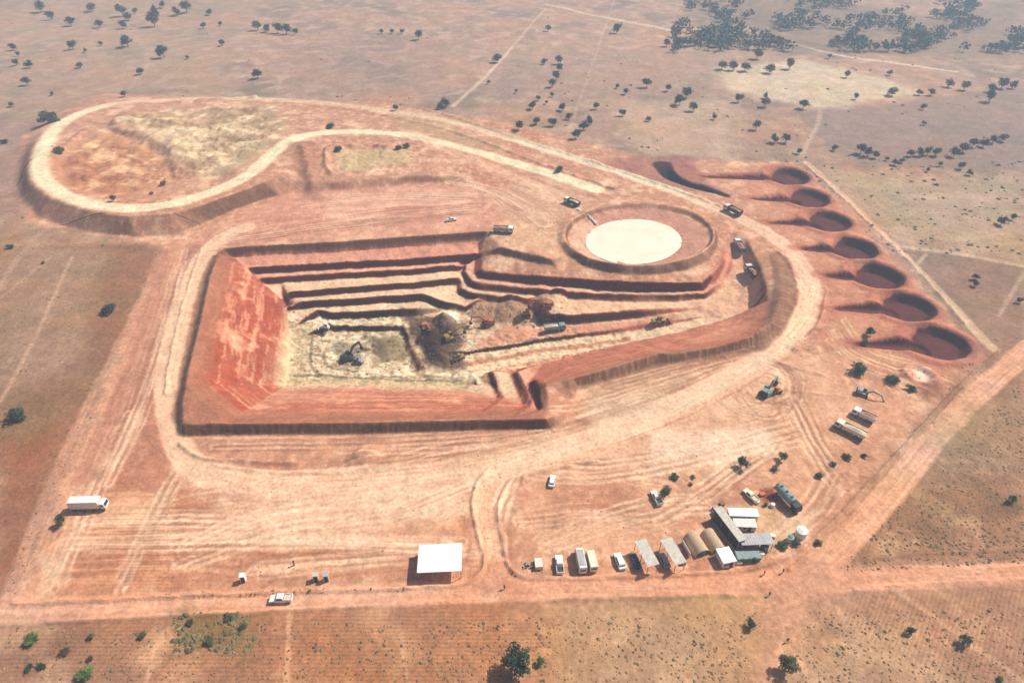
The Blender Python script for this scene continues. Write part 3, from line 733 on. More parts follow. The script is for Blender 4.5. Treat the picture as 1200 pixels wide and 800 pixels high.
def ground_mat():
    m = bpy.data.materials.new('soil'); m.use_nodes = True; n = m.node_tree.nodes; l = m.node_tree.links
    b = n['Principled BSDF']; b.inputs['Roughness'].default_value = .95; b.inputs['Specular IOR Level'].default_value = .08
    a = n.new('ShaderNodeAttribute'); a.attribute_name = 'soil'
    fu = n.new('ShaderNodeAttribute'); fu.attribute_name = 'furrow'
    sep = n.new('ShaderNodeSeparateColor'); l.new(fu.outputs['Color'], sep.inputs[0])
    geo = n.new('ShaderNodeNewGeometry')
    def noise(scale, detail, lo, hi, vec=None, a0=.3, a1=.7):
        t = n.new('ShaderNodeTexNoise'); t.inputs['Scale'].default_value = scale; t.inputs['Detail'].default_value = detail
        t.inputs['Roughness'].default_value = .65
        l.new(vec or geo.outputs['Position'], t.inputs['Vector'])
        r = n.new('ShaderNodeMapRange'); r.inputs[1].default_value = a0; r.inputs[2].default_value = a1; r.inputs[3].default_value = lo; r.inputs[4].default_value = hi
        l.new(t.outputs['Fac'], r.inputs[0]); return t, r.outputs[0]
    def mul(x, y):
        v = n.new('ShaderNodeVectorMath'); v.operation = 'MULTIPLY'; l.new(x, v.inputs[0]); l.new(y, v.inputs[1]); return v.outputs[0]
    t1, r1 = noise(.9, 5, .78, 1.2); t2, r2 = noise(.12, 5, .84, 1.14)
    t3, r3 = noise(2.6, 3, .90, 1.10)
    # small stones and pale clods
    c = mul(a.outputs['Color'], r1); c = mul(c, r2); c = mul(c, r3)
    def wave(rot, scale, mask, amt):
        mp = n.new('ShaderNodeMapping'); mp.inputs['Rotation'].default_value = (0, 0, rot); l.new(geo.outputs['Position'], mp.inputs[0])
        wv = n.new('ShaderNodeTexWave'); wv.bands_direction = 'Y'; wv.inputs['Scale'].default_value = scale; wv.inputs['Distortion'].default_value = 2.2
        wv.inputs['Detail'].default_value = 3; wv.inputs['Detail Scale'].default_value = .6; l.new(mp.outputs[0], wv.inputs['Vector'])
        r = n.new('ShaderNodeMapRange'); r.inputs[3].default_value = 1-amt; r.inputs[4].default_value = 1+amt*.7; l.new(wv.outputs['Fac'], r.inputs[0])
        mx = n.new('ShaderNodeMix'); mx.data_type = 'FLOAT'; mx.inputs[2].default_value = 1.0
        l.new(mask, mx.inputs[0]); l.new(r.outputs[0], mx.inputs[3]); return mx.outputs[0], wv
    w1, wv1 = wave(0, .33, sep.outputs[0], .13); w2, wv2 = wave(R(-52), .33, sep.outputs[1], .13)
    c = mul(c, w1); c = mul(c, w2)
    # dry tussock mottling outside the mine
    vo = n.new('ShaderNodeTexVoronoi'); vo.inputs['Scale'].default_value = .42; l.new(geo.outputs['Position'], vo.inputs['Vector'])
    vr = n.new('ShaderNodeMapRange'); vr.inputs[1].default_value = .05; vr.inputs[2].default_value = .45; vr.inputs[3].default_value = .70; vr.inputs[4].default_value = 1.04
    l.new(vo.outputs['Distance'], vr.inputs[0])
    inv = n.new('ShaderNodeMath'); inv.operation = 'SUBTRACT'; inv.inputs[0].default_value = 1; l.new(sep.outputs[2], inv.inputs[1])
    tm, tr = noise(.06, 4, 0, 1, None, .42, .62)
    k = n.new('ShaderNodeMath'); k.operation = 'MULTIPLY'; l.new(inv.outputs[0], k.inputs[0]); l.new(tr, k.inputs[1])
    mx = n.new('ShaderNodeMix'); mx.data_type = 'FLOAT'; mx.inputs[2].default_value = 1.0; l.new(k.outputs[0], mx.inputs[0]); l.new(vr.outputs[0], mx.inputs[3])
    c = mul(c, mx.outputs[0])
    l.new(c, b.inputs['Base Color'])
    bp = n.new('ShaderNodeBump'); bp.inputs['Strength'].default_value = .55; bp.inputs['Distance'].default_value = .5
    l.new(t1.outputs['Fac'], bp.inputs['Height'])
    l.new(bp.outputs[0], b.inputs['Normal'])
    return m
me.materials.append(ground_mat())

M = {}
def defm(k, name, *a, **kw): M[k] = mat(name, *a, **kw)
defm('white', 'white_paint', (.76,.74,.69), .5, var=.14, scale=.9)
defm('cream', 'cream_paint', (.72,.66,.48), .55, var=.1)
defm('dustwhite', 'dusty_white_paint', (.66,.62,.56), .6, var=.15)
defm('grey', 'grey_paint', (.30,.32,.33), .5, var=.15)
defm('dark', 'dark_steel', (.035,.035,.037), .6, var=.3)
defm('rubber', 'tyre_rubber', (.022,.021,.02), .85)
defm('glass', 'dark_glass', (.02,.03,.035), .12, spec=.6)
defm('yellow', 'machine_yellow', (.30,.20,.055), .55, var=.25)
defm('orange', 'machine_orange', (.45,.16,.06), .6, var=.25)
defm('teal', 'grey_green_paint', (.20,.27,.25), .5, var=.2)
defm('blue', 'dark_blue_paint', (.04,.07,.12), .4, var=.2)
defm('greent', 'green_tarpaulin', (.08,.24,.15), .6, var=.2)
defm('tan', 'tan_canvas', (.50,.34,.21), .85, var=.15)
defm('sheet', 'weathered_roof_sheet', (.52,.46,.38), .6, var=.18, scale=1.0)
defm('greysheet', 'grey_roof_sheet', (.40,.37,.36), .6, var=.2, scale=1.0)
defm('whitesheet', 'white_roof_sheet', (.82,.82,.80), .5, var=.04)
defm('wood', 'old_timber', (.22,.14,.09), .85, var=.2)
defm('load', 'hauled_red_soil', (.42,.19,.11), .95, var=.2, bump=.5)
defm('paleload', 'hauled_pale_soil', (.62,.48,.34), .95, var=.2, bump=.5)
defm('lamp', 'lamp_lens', (.7,.6,.4), .3)
defm('bark', 'bark', (.10,.075,.055), .9)
defm('leafd', 'dark_green_leaves', (.052,.085,.042), .7, var=.5, scale=1.5, objrand=.3)
defm('leafw', 'hazy_wood_leaves', (.085,.125,.085), .8, var=.5, scale=.1)  # paler than the other leaves: distance haze put into the colour
defm('leafo', 'olive_leaves', (.105,.105,.045), .75, var=.45, scale=1.5, objrand=.3)
defm('leafg', 'fresh_green_leaves', (.10,.15,.035), .7, var=.45, scale=1.5, objrand=.25)
defm('leafb', 'dry_brown_leaves', (.16,.10,.055), .8, var=.4, scale=1.5, objrand=.25)
defm('grass', 'dry_grass', (.24,.14,.065), .9, var=.5, scale=.2)
defm('scrub', 'low_scrub', (.15,.12,.055), .9, var=.5, scale=.2)
defm('pond', 'pale_slurry', (.80,.73,.55), .45, var=.09, scale=.13, spec=.3)
defm('skin', 'skin', (.16,.09,.06), .6)
defm('cloth1', 'blue_workwear', (.05,.07,.13), .9)
defm('cloth2', 'dark_trousers', (.04,.035,.035), .9)
defm('cloth3', 'orange_vest', (.55,.20,.05), .8)

# ------------------------------------------------------------------ mesh builder
class MB:
    def __init__(s): s.v = []; s.f = []
    def add(s, v, f):
        o = len(s.v); s.v += [tuple(p) for p in v]; s.f += [tuple(i+o for i in q) for q in f]; return s
    def box(s, x, y, z, sx, sy, sz, tx=0.0, ty=0.0, off=0.0, rz=0.0):
        """box standing on z, its top narrowed by tx,ty and shifted by off in x"""
        hx, hy = sx/2, sy/2
        v = [(-hx,-hy,0),(hx,-hy,0),(hx,hy,0),(-hx,hy,0),(-hx+tx+off,-hy+ty,sz),(hx-tx+off,-hy+ty,sz),(hx-tx+off,hy-ty,sz),(-hx+tx+off,hy-ty,sz)]
        c, sn = math.cos(rz), math.sin(rz)
        v = [(x+a*c-b*sn, y+a*sn+b*c, z+d) for a, b, d in v]
        return s.add(v, [(0,3,2,1),(4,5,6,7),(0,1,5,4),(1,2,6,5),(2,3,7,6),(3,0,4,7)])
    def prism(s, prof, y0, y1, inset=0.0):
        n = len(prof)
        v = [(a, y0, b) for a, b in prof]+[(a, y1, b) for a, b in prof]
        f = [tuple(range(n)), tuple(range(2*n-1, n-1, -1))]+[(i, i+n, (i+1) % n+n, (i+1) % n) for i in range(n)]
        return s.add(v, f)
    def tube(s, p0, p1, r0, r1=None, n=10, cap=True):
        r1 = r0 if r1 is None else r1
        a, b = Vector(p0), Vector(p1); d = (b-a).normalized()
        u = d.orthogonal().normalized(); w_ = d.cross(u)
        v = []
        for c, r in ((a, r0), (b, r1)):
            for i in range(n):
                t = 2*math.pi*i/n; v.append(c+u*math.cos(t)*r+w_*math.sin(t)*r)
        f = [(i, (i+1) % n, (i+1) % n+n, i+n) for i in range(n)]
        if cap: f += [tuple(range(n-1, -1, -1)), tuple(range(n, 2*n))]
        return s.add(v, f)
    def build(s, name, m, parent=None, smooth=False, bevel=0.0):
        me = bpy.data.meshes.new(name); me.from_pydata(s.v, [], s.f); me.update()
        me.materials.append(M[m] if isinstance(m, str) else m)
        if smooth: me.polygons.foreach_set('use_smooth', [True]*len(me.polygons))
        o = bpy.data.objects.new(name, me); C.objects.link(o)
        if parent is not None: o.parent = parent
        if bevel:
            b = o.modifiers.new('bevel', 'BEVEL'); b.width = bevel; b.segments = 2; b.limit_method = 'ANGLE'
        return o
def thing(name, label, cat, group=None):
    o = bpy.data.objects.new(name, None); o.empty_display_size = .5; C.objects.link(o)
    o['label'] = label; o['category'] = cat
    if group: o['group'] = group
    return o
def tag(o, label, cat, group=None):
    o['label'] = label; o['category'] = cat
    if group: o['group'] = group
    return o
def put(o, px, py, head=None, toward=None, up=0.0, sc=1.0, dz=0.0):
    x, y, z = G(px, py, up)
    o.location = (x, y, z+dz)
    if toward:
        x2, y2, _ = G(*toward, up); head = math.degrees(math.atan2(y2-y, x2-x))
    o.rotation_euler = (0, 0, R(head or 0))
    o.scale = (sc, sc, sc)
    return o
def copy_tree(o, parent=None):
    c = o.copy(); C.objects.link(c); c.parent = parent
    for ch in [k for k in C.objects if k.parent == o]: copy_tree(ch, c)
    return c

# ------------------------------------------------------------------ pond
v = []; n = 72
for i in range(n):
    t = 2*math.pi*i/n
    x, y = P(743+56*math.cos(t), 279.5+26*math.sin(t), 0)
    nn = perlin(math.cos(t)*3, math.sin(t)*3, 4)
    cx, cy = P(743, 279.5, 0); v.append((cx+(x-cx)*(1.01+.012*float(nn)), cy+(y-cy)*(1.01+.012*float(nn)), -1.58))
pm_ = bpy.data.meshes.new('pond'); pm_.from_pydata(v+[(cx, cy, -1.58)], [], [(i, (i+1) % n, n) for i in range(n)])
pm_.materials.append(M['pond']); pond = bpy.data.objects.new('pond', pm_); C.objects.link(pond); pond['kind'] = 'structure'

# ------------------------------------------------------------------ vehicles
def wheels(root, xs, track, r, wd=.35, rim=True):
    for x in xs:
        for sy in (-1, 1):
            y = sy*track/2
            wl = MB().tube((x, y-wd/2, r), (x, y+wd/2, r), r, n=16).build('wheel', 'rubber', root)
            if rim: MB().tube((x, y+sy*(wd/2-.02), r), (x, y+sy*(wd/2+.03), r), r*.55, n=10).build('rim', 'grey', wl)
def pickup(label, paint, cat='pickup truck', group=None, load=None):
    t = thing('pickup_truck', label, cat, group)
    MB().prism([(-2.6,.45),(2.6,.45),(2.6,.85),(2.45,1.05),(1.15,1.12),(.85,1.12),(-.75,1.12),(-2.6,1.12),(-2.65,.7)], -.92, .92).build('body', paint, t, bevel=.06)
    MB().box(.2, 0, 1.121, 2.1, 1.74, .70, .42, .16, -.05).build('cab', paint, t, bevel=.06)
    MB().add([(1.20,-.74,1.16),(1.20,.74,1.16),(.84,.66,1.74),(.84,-.66,1.74)], [(0,1,2,3)]).build('windscreen', 'glass', t)
    MB().add([(-.82,-.70,1.20),(-.82,.70,1.20),(-.5,.62,1.74),(-.5,-.62,1.74)], [(3,2,1,0)]).build('rear_window', 'glass', t)
    for sy in (-1, 1):
        MB().add([(1.0,sy*.86,1.18),(-.6,sy*.86,1.18),(-.40,sy*.76,1.70),(.66,sy*.76,1.70)], [(0,1,2,3)]).build('side_window', 'glass', t)
        MB().box(2.58, sy*.68, .72, .08, .38, .18).build('headlight', 'lamp', t)
    b = MB(); b.box(-1.72, 0, 1.123, 1.66, 1.52, .02); b.build('cargo_bed', load or 'dark', t)
    for sy in (-1, 1): MB().box(-1.72, sy*.83, 1.12, 1.76, .10, .28).build('bed_side', paint, t)
    MB().box(-2.58, 0, 1.12, .10, 1.70, .28).build('tailgate', paint, t)
    wheels(t, (1.65, -1.6), 1.6, .38, .26)
    return t
def car(label, paint, group=None):
    t = thing('parked_car', label, 'car', group)
    MB().prism([(-2.2,.35),(2.2,.35),(2.25,.7),(2.0,.92),(1.0,1.0),(-1.9,1.02),(-2.22,.9)], -.88, .88).build('body', paint, t, bevel=.08)
    MB().box(-.35, 0, 1.005, 2.9, 1.66, .52, .48, .17, -.06).build('roof', paint, t, bevel=.08)
    MB().add([(1.06,-.72,1.03),(1.06,.72,1.03),(.62,.62,1.48),(.62,-.62,1.48)], [(0,1,2,3)]).build('windscreen', 'glass', t)
    MB().add([(-1.78,-.70,1.05),(-1.78,.70,1.05),(-1.40,.60,1.48),(-1.40,-.60,1.48)], [(3,2,1,0)]).build('rear_window', 'glass', t)
    for sy in (-1, 1):
        MB().add([(.86,sy*.83,1.06),(-1.6,sy*.83,1.06),(-1.25,sy*.70,1.47),(.5,sy*.70,1.47)], [(0,1,2,3)]).build('side_window', 'glass', t)
        MB().box(2.2, sy*.62, .62, .08, .36, .15).build('headlight', 'lamp', t)
    wheels(t, (1.35, -1.35), 1.56, .33, .22)
    return t
def van(label, paint, length=6.4, h=2.5, cat='minibus', name='minibus', roofm=None, group=None):
    t = thing(name, label, cat, group); l = length/2
    MB().prism([(-l,.4),(l,.4),(l+.05,1.1),(l-.35,1.35),(l-.95,h-.1),(l-1.2,h),(-l+.1,h),(-l,h-.15)], -.98, .98).build('body', paint, t, bevel=.09)
    if roofm: MB().box(-.5, 0, h+.004, length-2.2, 1.6, .05).build('roof_panel', roofm, t)
    MB().add([(l-.33,-.84,1.40),(l-.33,.84,1.40),(l-.90,.80,h-.16),(l-.90,-.80,h-.16)], [(0,1,2,3)]).build('windscreen', 'glass', t)
    for sy in (-1, 1):
        for k in range(int(length/1.4)-1):
            x = l-1.9-k*1.35
            MB().box(x, sy*.985, 1.35, 1.12, .03, .68).build('side_window', 'glass', t)
        MB().box(l+.02, sy*.68, .75, .06, .32, .2).build('headlight', 'lamp', t)
    MB().box(-l-.01, 0, 1.35, .03, 1.5, .66).build('rear_window', 'glass', t)
    wheels(t, (l-1.1, -l+1.2), 1.72, .4, .26)
    return t
def tipper(label, cabm, bedm, loadm=None, L_=8.6, raised=False, group=None, cat='dump truck'):
    t = thing('dump_truck', label, cat, group)
    f = L_/2
    c = MB(); c.box(0, 0, .85, L_-.6, .95, .25); c.box(f-1.4, 0, .55, 2.2, 1.9, .35); c.build('chassis', 'dark', t)
    cab = MB().prism([(f-2.1,.95),(f,.95),(f+.05,1.7),(f-.25,2.75),(f-.45,2.9),(f-2.1,2.9)], -1.2, 1.2).build('cab', cabm, t, bevel=.08)
    MB().add([(f+.06,-1.02,1.78),(f+.06,1.02,1.78),(f-.20,.98,2.66),(f-.20,-.98,2.66)], [(0,1,2,3)]).build('windscreen', 'glass', cab)
    for sy in (-1, 1):
        MB().box(f-.95, sy*1.215, 1.8, 1.0, .03, .75).build('side_window', 'glass', cab)
        MB().box(f+.05, sy*.85, 1.15, .06, .35, .22).build('headlight', 'lamp', cab)
        MB().box(f-.15, sy*1.42, 1.9, .08, .2, .6).build('mirror', 'dark', cab)
    bl = L_-2.6; x0 = -f+.1; x1 = x0+bl; hw = 1.25; z0, z1 = 1.25, 2.75
    b = MB()
    b.box((x0+x1)/2, 0, z0, bl, 2*hw-.24, .12)
    for sy in (-1, 1): b.prism([(x0,z0+.05),(x1,z0+.05),(x1+.1,z1),(x0-.2,z1-.15)], sy*hw-.06, sy*hw+.06)
    b.box(x1, 0, z0+.05, .12, 2*hw-.13, z1-z0+.05); b.box(x0, 0, z0+.05, .12, 2*hw-.13, z1-z0-.3)
    b.box(x1+.45, 0, z1-.02, .9, 2*hw, .09)
    for k in range(5):
        for sy in (-1, 1): b.box(x0+.5+k*(bl-1)/4, sy*(hw+.1), z0+.05, .12, .1, z1-z0-.2)
    bed = b.build('tipper_body', bedm, t)
    if loadm:
        m = MB(); nx, ny = 9, 5; vv = []
        for i in range(nx):
            for j in range(ny):
                u, vv_ = i/(nx-1), j/(ny-1)
                vv.append((x0+.1+u*(bl-.25), (-hw+.08)+(2*hw-.16)*vv_, 2.2+.75*math.sin(math.pi*u)*math.sin(math.pi*vv_)+random.uniform(-.06,.06)))
        m.add(vv, [(i*ny+j, (i+1)*ny+j, (i+1)*ny+j+1, i*ny+j+1) for i in range(nx-1) for j in range(ny-1)])
        m.build('load', loadm, bed)
    for sy in (-1, 1): MB().box(f-2.7, sy*.85, .5, .9, .5, .55).build('fuel_tank', 'grey', t)
    wheels(t, (f-1.1, -f+2.3, -f+1.0), 2.05, .52, .45)
    return t
def excavator(label, paint, swing=0.0, boom=(0.9, -1.2), group=None, cat='excavator'):
    t = thing('excavator', label, cat, group)
    for sy in (-1, 1):
        pr = []
        for i in range(7): a = math.pi/2+math.pi*i/6; pr.append((-1.7+.48*math.cos(a), .48+.48*math.sin(a)))
        for i in range(7): a = -math.pi/2+math.pi*i/6; pr.append((1.7+.48*math.cos(a), .48+.48*math.sin(a)))
        tr = MB().prism(pr, sy*1.2-.32, sy*1.2+.32).build('track', 'dark', t)
        MB().box(0, sy*1.2+sy*.33, .3, 3.2, .06, .35).build('track_frame', paint, tr)
    MB().box(0, 0, .5, 2.0, 1.9, .55).build('undercarriage', 'dark', t)
    c, s_ = math.cos(swing), math.sin(swing)
    def rot(mb): mb.v = [(x*c-y*s_, x*s_+y*c, z) for x, y, z in mb.v]; return mb
    b = MB(); b.box(-.4, 0, 1.06, 3.4, 2.6, .35); b.box(-1.1, 0, 1.41, 2.0, 2.55, 1.05, .1, .1)
    up = rot(b).build('house', paint, t, bevel=.05)
    rot(MB().box(-2.15, 0, 1.1, .55, 2.5, 1.15, .05, .12)).build('counterweight', 'dark', up)
    cb = rot(MB().box(.65, .78, 1.42, 1.35, .98, 1.55, .12, .06)).build('cab', paint, up, bevel=.04)
    rot(MB().add([(1.30,.34,1.65),(1.30,1.2,1.65),(1.19,1.16,2.85),(1.19,.38,2.85)], [(0,1,2,3)])).build('windscreen', 'glass', cb)
    for yy in (.3, 1.255): rot(MB().box(.65, yy, 1.75, .95, .03, .95, .05)).build('side_window', 'glass', cb)
    rot(MB().tube((-1.5,-.7,2.4), (-1.5,-.7,3.0), .09)).build('exhaust', 'dark', up)
    p0 = Vector((1.0, 0, 1.5)); a0, a1 = boom
    p1 = p0+Vector((math.cos(a0), 0, math.sin(a0)))*2.9; p2 = p1+Vector((math.cos(a0-.75), 0, math.sin(a0-.75)))*2.9
    p3 = p2+Vector((math.cos(a1), 0, math.sin(a1)))*2.7
    def arm(a, b2, h0, h1, wd):
        d = (b2-a).normalized(); n_ = Vector((-d.z, 0, d.x))
        pr = [a+n_*h0, a-n_*h0, b2-n_*h1, b2+n_*h1]
        return rot(MB().prism([(q.x, q.z) for q in pr], -wd/2, wd/2))
    bo = arm(p0, p1, .30, .38, .5); o2 = arm(p1, p2, .38, .24, .494); bo.add(o2.v, o2.f)
    bm = bo.build('boom', paint, up)
    rot(MB().tube(tuple(p0+Vector((.5,.3,-.1))), tuple(p1+Vector((.1,.3,-.2))), .09)).build('hydraulic_ram', 'grey', bm)
    am = arm(p2, p3, .26, .16, .4).build('dipper_arm', paint, up)
    q = p3; d = -1 if a1 < -1.4 else 1
    rot(MB().prism([(q.x-.1,q.z+.15),(q.x+.35,q.z),(q.x+.45,q.z-.6),(q.x+.1,q.z-1.05),(q.x-.55,q.z-1.0),(q.x-.85,q.z-.45),(q.x-.6,q.z-.5),(q.x-.3,q.z-.35)], -.55, .55)).build('bucket', 'dark', am)
    return t
def loader(label, paint, group=None, cat='wheel loader'):
    t = thing('wheel_loader', label, cat, group)
    MB().prism([(-3.1,1.0),(-.2,1.0),(-.2,1.9),(-2.9,2.05),(-3.2,1.8)], -1.05, 1.05).build('engine_body', paint, t, bevel=.06)
    MB().prism([(.1,.9),(2.0,.9),(2.0,1.5),(.1,1.9)], -.7, .7).build('front_frame', paint, t)
    cb = MB().box(-.35, 0, 1.9, 1.5, 1.35, 1.5, .12, .1).build('cab', paint, t)
    MB().box(.32, 0, 2.2, .04, 1.1, 1.0, 0, 0).build('windscreen', 'glass', cb)
    for sy in (-1, 1): MB().box(-.35, sy*.66, 2.2, 1.1, .04, .95).build('side_window', 'glass', cb)
    for sy in (-1, 1): MB().prism([(1.0,1.75),(1.2,1.45),(3.4,.55),(3.5,.8)], sy*.55-.09, sy*.55+.09).build('lift_arm', paint, t)
    MB().prism([(3.3,.15),(3.3,1.35),(3.5,1.35),(3.5,.4),(4.4,.25),(4.4,.12)], -1.4, 1.4).build('bucket', 'dark', t)
    wheels(t, (1.4, -2.0), 2.1, .78, .6)
    return t
def bulldozer(label, paint, cat='bulldozer'):
    t = thing('bulldozer', label, cat)
    for sy in (-1, 1):
        MB().prism([(-2.0,.5),(-1.6,.05),(1.5,.05),(2.0,.5),(1.6,1.0),(-1.2,1.25),(-1.8,1.0)], sy*1.15-.3, sy*1.15+.3).build('track', 'dark', t)
    MB().prism([(-1.9,.7),(1.9,.7),(1.9,1.85),(.4,2.0),(-1.9,1.8)], -.8, .8).build('body', paint, t)
    cb = MB().box(-.7, 0, 1.95, 1.5, 1.5, 1.3, .1, .1).build('cab', paint, t)
    MB().box(.02, 0, 2.2, .04, 1.2, .85).build('windscreen', 'glass', cb)
    for sy in (-1, 1): MB().box(-.7, sy*.73, 2.2, 1.1, .04, .8).build('side_window', 'glass', cb)
    MB().prism([(2.5,.1),(2.7,.1),(2.5,.7),(2.75,1.35),(2.55,1.35),(2.3,.7)], -1.8, 1.8).build('blade', paint, t)
    for sy in (-1, 1): MB().box(1.6, sy*1.5, .45, 2.0, .14, .25).build('push_arm', 'dark', t)
    MB().tube((1.0,.3,1.9), (1.0,.3,2.8), .08).build('exhaust', 'dark', t)
    return t
def water_truck(label, cabm, tankm, L_=8.4, name='tanker_truck', cat='tanker truck', r=1.1):
    t = thing(name, label, cat); f = L_/2
    MB().box(0, 0, .8, L_-.6, .95, .25).build('chassis', 'dark', t)
    cab = MB().prism([(f-2.0,.9),(f,.9),(f+.05,1.7),(f-.25,2.7),(f-.45,2.85),(f-2.0,2.85)], -1.2, 1.2).build('cab', cabm, t, bevel=.08)
    MB().add([(f+.06,-1.02,1.75),(f+.06,1.02,1.75),(f-.20,.98,2.6),(f-.20,-.98,2.6)], [(0,1,2,3)]).build('windscreen', 'glass', cab)
    for sy in (-1, 1): MB().box(f-.95, sy*1.215, 1.75, 1.0, .03, .75).build('side_window', 'glass', cab)
    tk = MB(); x0, x1 = -f+.2, f-2.3; zc = 1.15+r
    prof = [(x0-.25, .45), (x0-.1, .85), (x0, 1.0), (x1, 1.0), (x1+.1, .85), (x1+.2, .45)]
    n = 18; vv = []
    for a, k in prof:
        for i in range(n): th = 2*math.pi*i/n; vv.append((a, math.cos(th)*r*k*1.08, zc+math.sin(th)*r*k*.95))
    ff = [(i*n+j, i*n+(j+1) % n, (i+1)*n+(j+1) % n, (i+1)*n+j) for i in range(len(prof)-1) for j in range(n)]
    ff += [tuple(range(n-1, -1, -1)), tuple(range((len(prof)-1)*n, len(prof)*n))]
    tko = tk.add(vv, ff).build('tank', tankm, t, smooth=False)
    for k in range(3): MB().tube((x0+1+k*(x1-x0-2)/2, 0, zc+r*.9), (x0+1+k*(x1-x0-2)/2, 0, zc+r*.95+.22), .32, n=12).build('hatch', 'dark', tko)
    wheels(t, (f-1.1, -f+2.3, -f+1.0), 2.0, .5, .42)
    return t
def box_trailer(label):
    t = thing('truck_trailer', label, 'trailer')
    MB().box(-.4, 0, 1.05, 8.0, 2.5, 2.55).build('cargo_box', 'dustwhite', t, bevel=.06)
    MB().box(-.4, 0, 3.604, 7.9, 2.4, .03).build('roof_panel', 'white', t)
    MB().box(-.4, 0, .75, 7.6, 1.0, .3).build('chassis', 'dark', t)
    cab = MB().prism([(3.9,.7),(5.2,.7),(5.25,1.6),(4.95,2.6),(4.75,2.75),(3.9,2.75)], -1.18, 1.18).build('cab', 'white', t, bevel=.07)
    MB().add([(5.27,-1.0,1.66),(5.27,1.0,1.66),(5.0,.96,2.5),(5.0,-.96,2.5)], [(0,1,2,3)]).build('windscreen', 'glass', cab)
    for sy in (-1, 1): MB().box(4.5, sy*1.195, 1.7, .8, .03, .7).build('side_window', 'glass', cab)
    MB().box(-4.42, 0, 1.15, .04, 2.3, 2.3).build('rear_door', 'dustwhite', t)
    wheels(t, (4.4, -2.2, -3.4), 2.05, .5, .42)
    return t
def shelter(name, label, cat, lx, ly, h, tilt, roofm, post='grey', wall=None, group=None, over=.25, ribs=True, step=3):
    """roof on posts; the roof rises by tilt across x"""
    t = thing(name, label, cat, group)
    nx = max(8, int(lx/.35)); vv = []; 
    for i in range(nx+1):
        u = -lx/2+lx*i/nx; zz_ = h+tilt*(u/lx)+(.035 if i % 2 else 0)
        for y in (-ly/2, ly/2): vv.append((u, y, zz_)); vv.append((u, y, zz_-.07))
    ff = []
    for i in range(nx):
        a = i*4; b = a+4
        ff += [(a, b, b+2, a+2), (a+1, a+3, b+3, b+1), (a, a+1, b+1, b), (a+2, b+2, b+3, a+3)]
    ff += [(0, 2, 3, 1), (nx*4, nx*4+1, nx*4+3, nx*4+2)]
    MB().add(vv, ff).build('roof', roofm, t)
    n = max(2, int(lx/step)+1)
    for i in range(n):
        for sy in (-1, 1):
            u = -lx/2+over+(lx-2*over)*i/(n-1)
            MB().box(u, sy*(ly/2-over), -.3, .14, .14, h+.25+tilt*(u/lx)-.05).build('post', post, t)
    if wall:
        for side, mm in wall:
            if side == 'L': MB().box(0, -ly/2+over, 0, lx-2*over-.2, .08, h-abs(tilt)/2-.1).build('wall', mm, t)
            if side == 'R': MB().box(0, ly/2-over, 0, lx-2*over-.2, .08, h-abs(tilt)/2-.1).build('wall', mm, t)
            if side == 'B': MB().box(-lx/2+over, 0, 0, .08, ly-2*over-.2, h-abs(tilt)/2-.1).build('wall', mm, t)
            if side == 'F': MB().box(lx/2-over, 0, 0, .08, ly-2*over-.2, h-abs(tilt)/2-.1).build('wall', mm, t)
    return t
def arch_tent(label, length, rad):
    t = thing('arched_hut', label, 'hut', 'arched tan huts in the camp')
    n = 14; sh = MB()
    for (ro, flip) in ((rad, 0), (rad-.08, 1)):
        vv = []; ff = []; m_ = 12
        for i in range(m_+1):
            for j in range(n+1):
                th = math.pi*j/n; r_ = ro+(.04 if i % 2 else 0)
                vv.append((-length/2+length*i/m_, math.cos(th)*r_, math.sin(th)*r_*1.05))
        for i in range(m_):
            for j in range(n):
                q = (i*(n+1)+j, (i+1)*(n+1)+j, (i+1)*(n+1)+j+1, i*(n+1)+j+1); ff.append(q if not flip else q[::-1])
        sh.add(vv, ff)
    sh.build('canvas_shell', 'tan', t)
    vv = [(-length/2+.05, math.cos(math.pi*j/n)*(rad-.1), math.sin(math.pi*j/n)*(rad-.1)*1.05) for j in range(n+1)]
    MB().add(vv, [tuple(range(n+1))]).build('end_wall', 'tan', t)
    vv = [(length/2-.5, math.cos(math.pi*j/n)*(rad-.1), math.sin(math.pi*j/n)*(rad-.1)*1.05) for j in range(n+1)]
    e = MB().add(vv, [tuple(range(n+1))]).build('front_wall', 'wood', t)
    MB().box(length/2-.46, 0, 0, .06, 1.3, 2.0).build('door', 'dark', e)
    return t
def container(label, m, lx=6.0, ly=2.4, h=2.5, name='site_cabin', cat='cabin', roofm='whitesheet', group=None, dark_open=False):
    t = thing(name, label, cat, group)
    MB().box(0, 0, .1, lx, ly, h).build('wall', m, t)
    MB().box(0, 0, h+.1, lx+.35, ly+.35, .12).build('roof', roofm, t)
    MB().box(lx*.2, -ly/2-.02, .12, .9, .05, 2.0).build('door', 'dark', t)
    for u in (-.3, -.02): MB().box(lx*u, -ly/2-.02, 1.1, .8, .05, .8).build('window', 'glass', t)
    for sx in (-1, 1): MB().box(sx*lx*.4, 0, -.2, .3, ly*.9, .3).build('skid', 'dark', t)
    return t

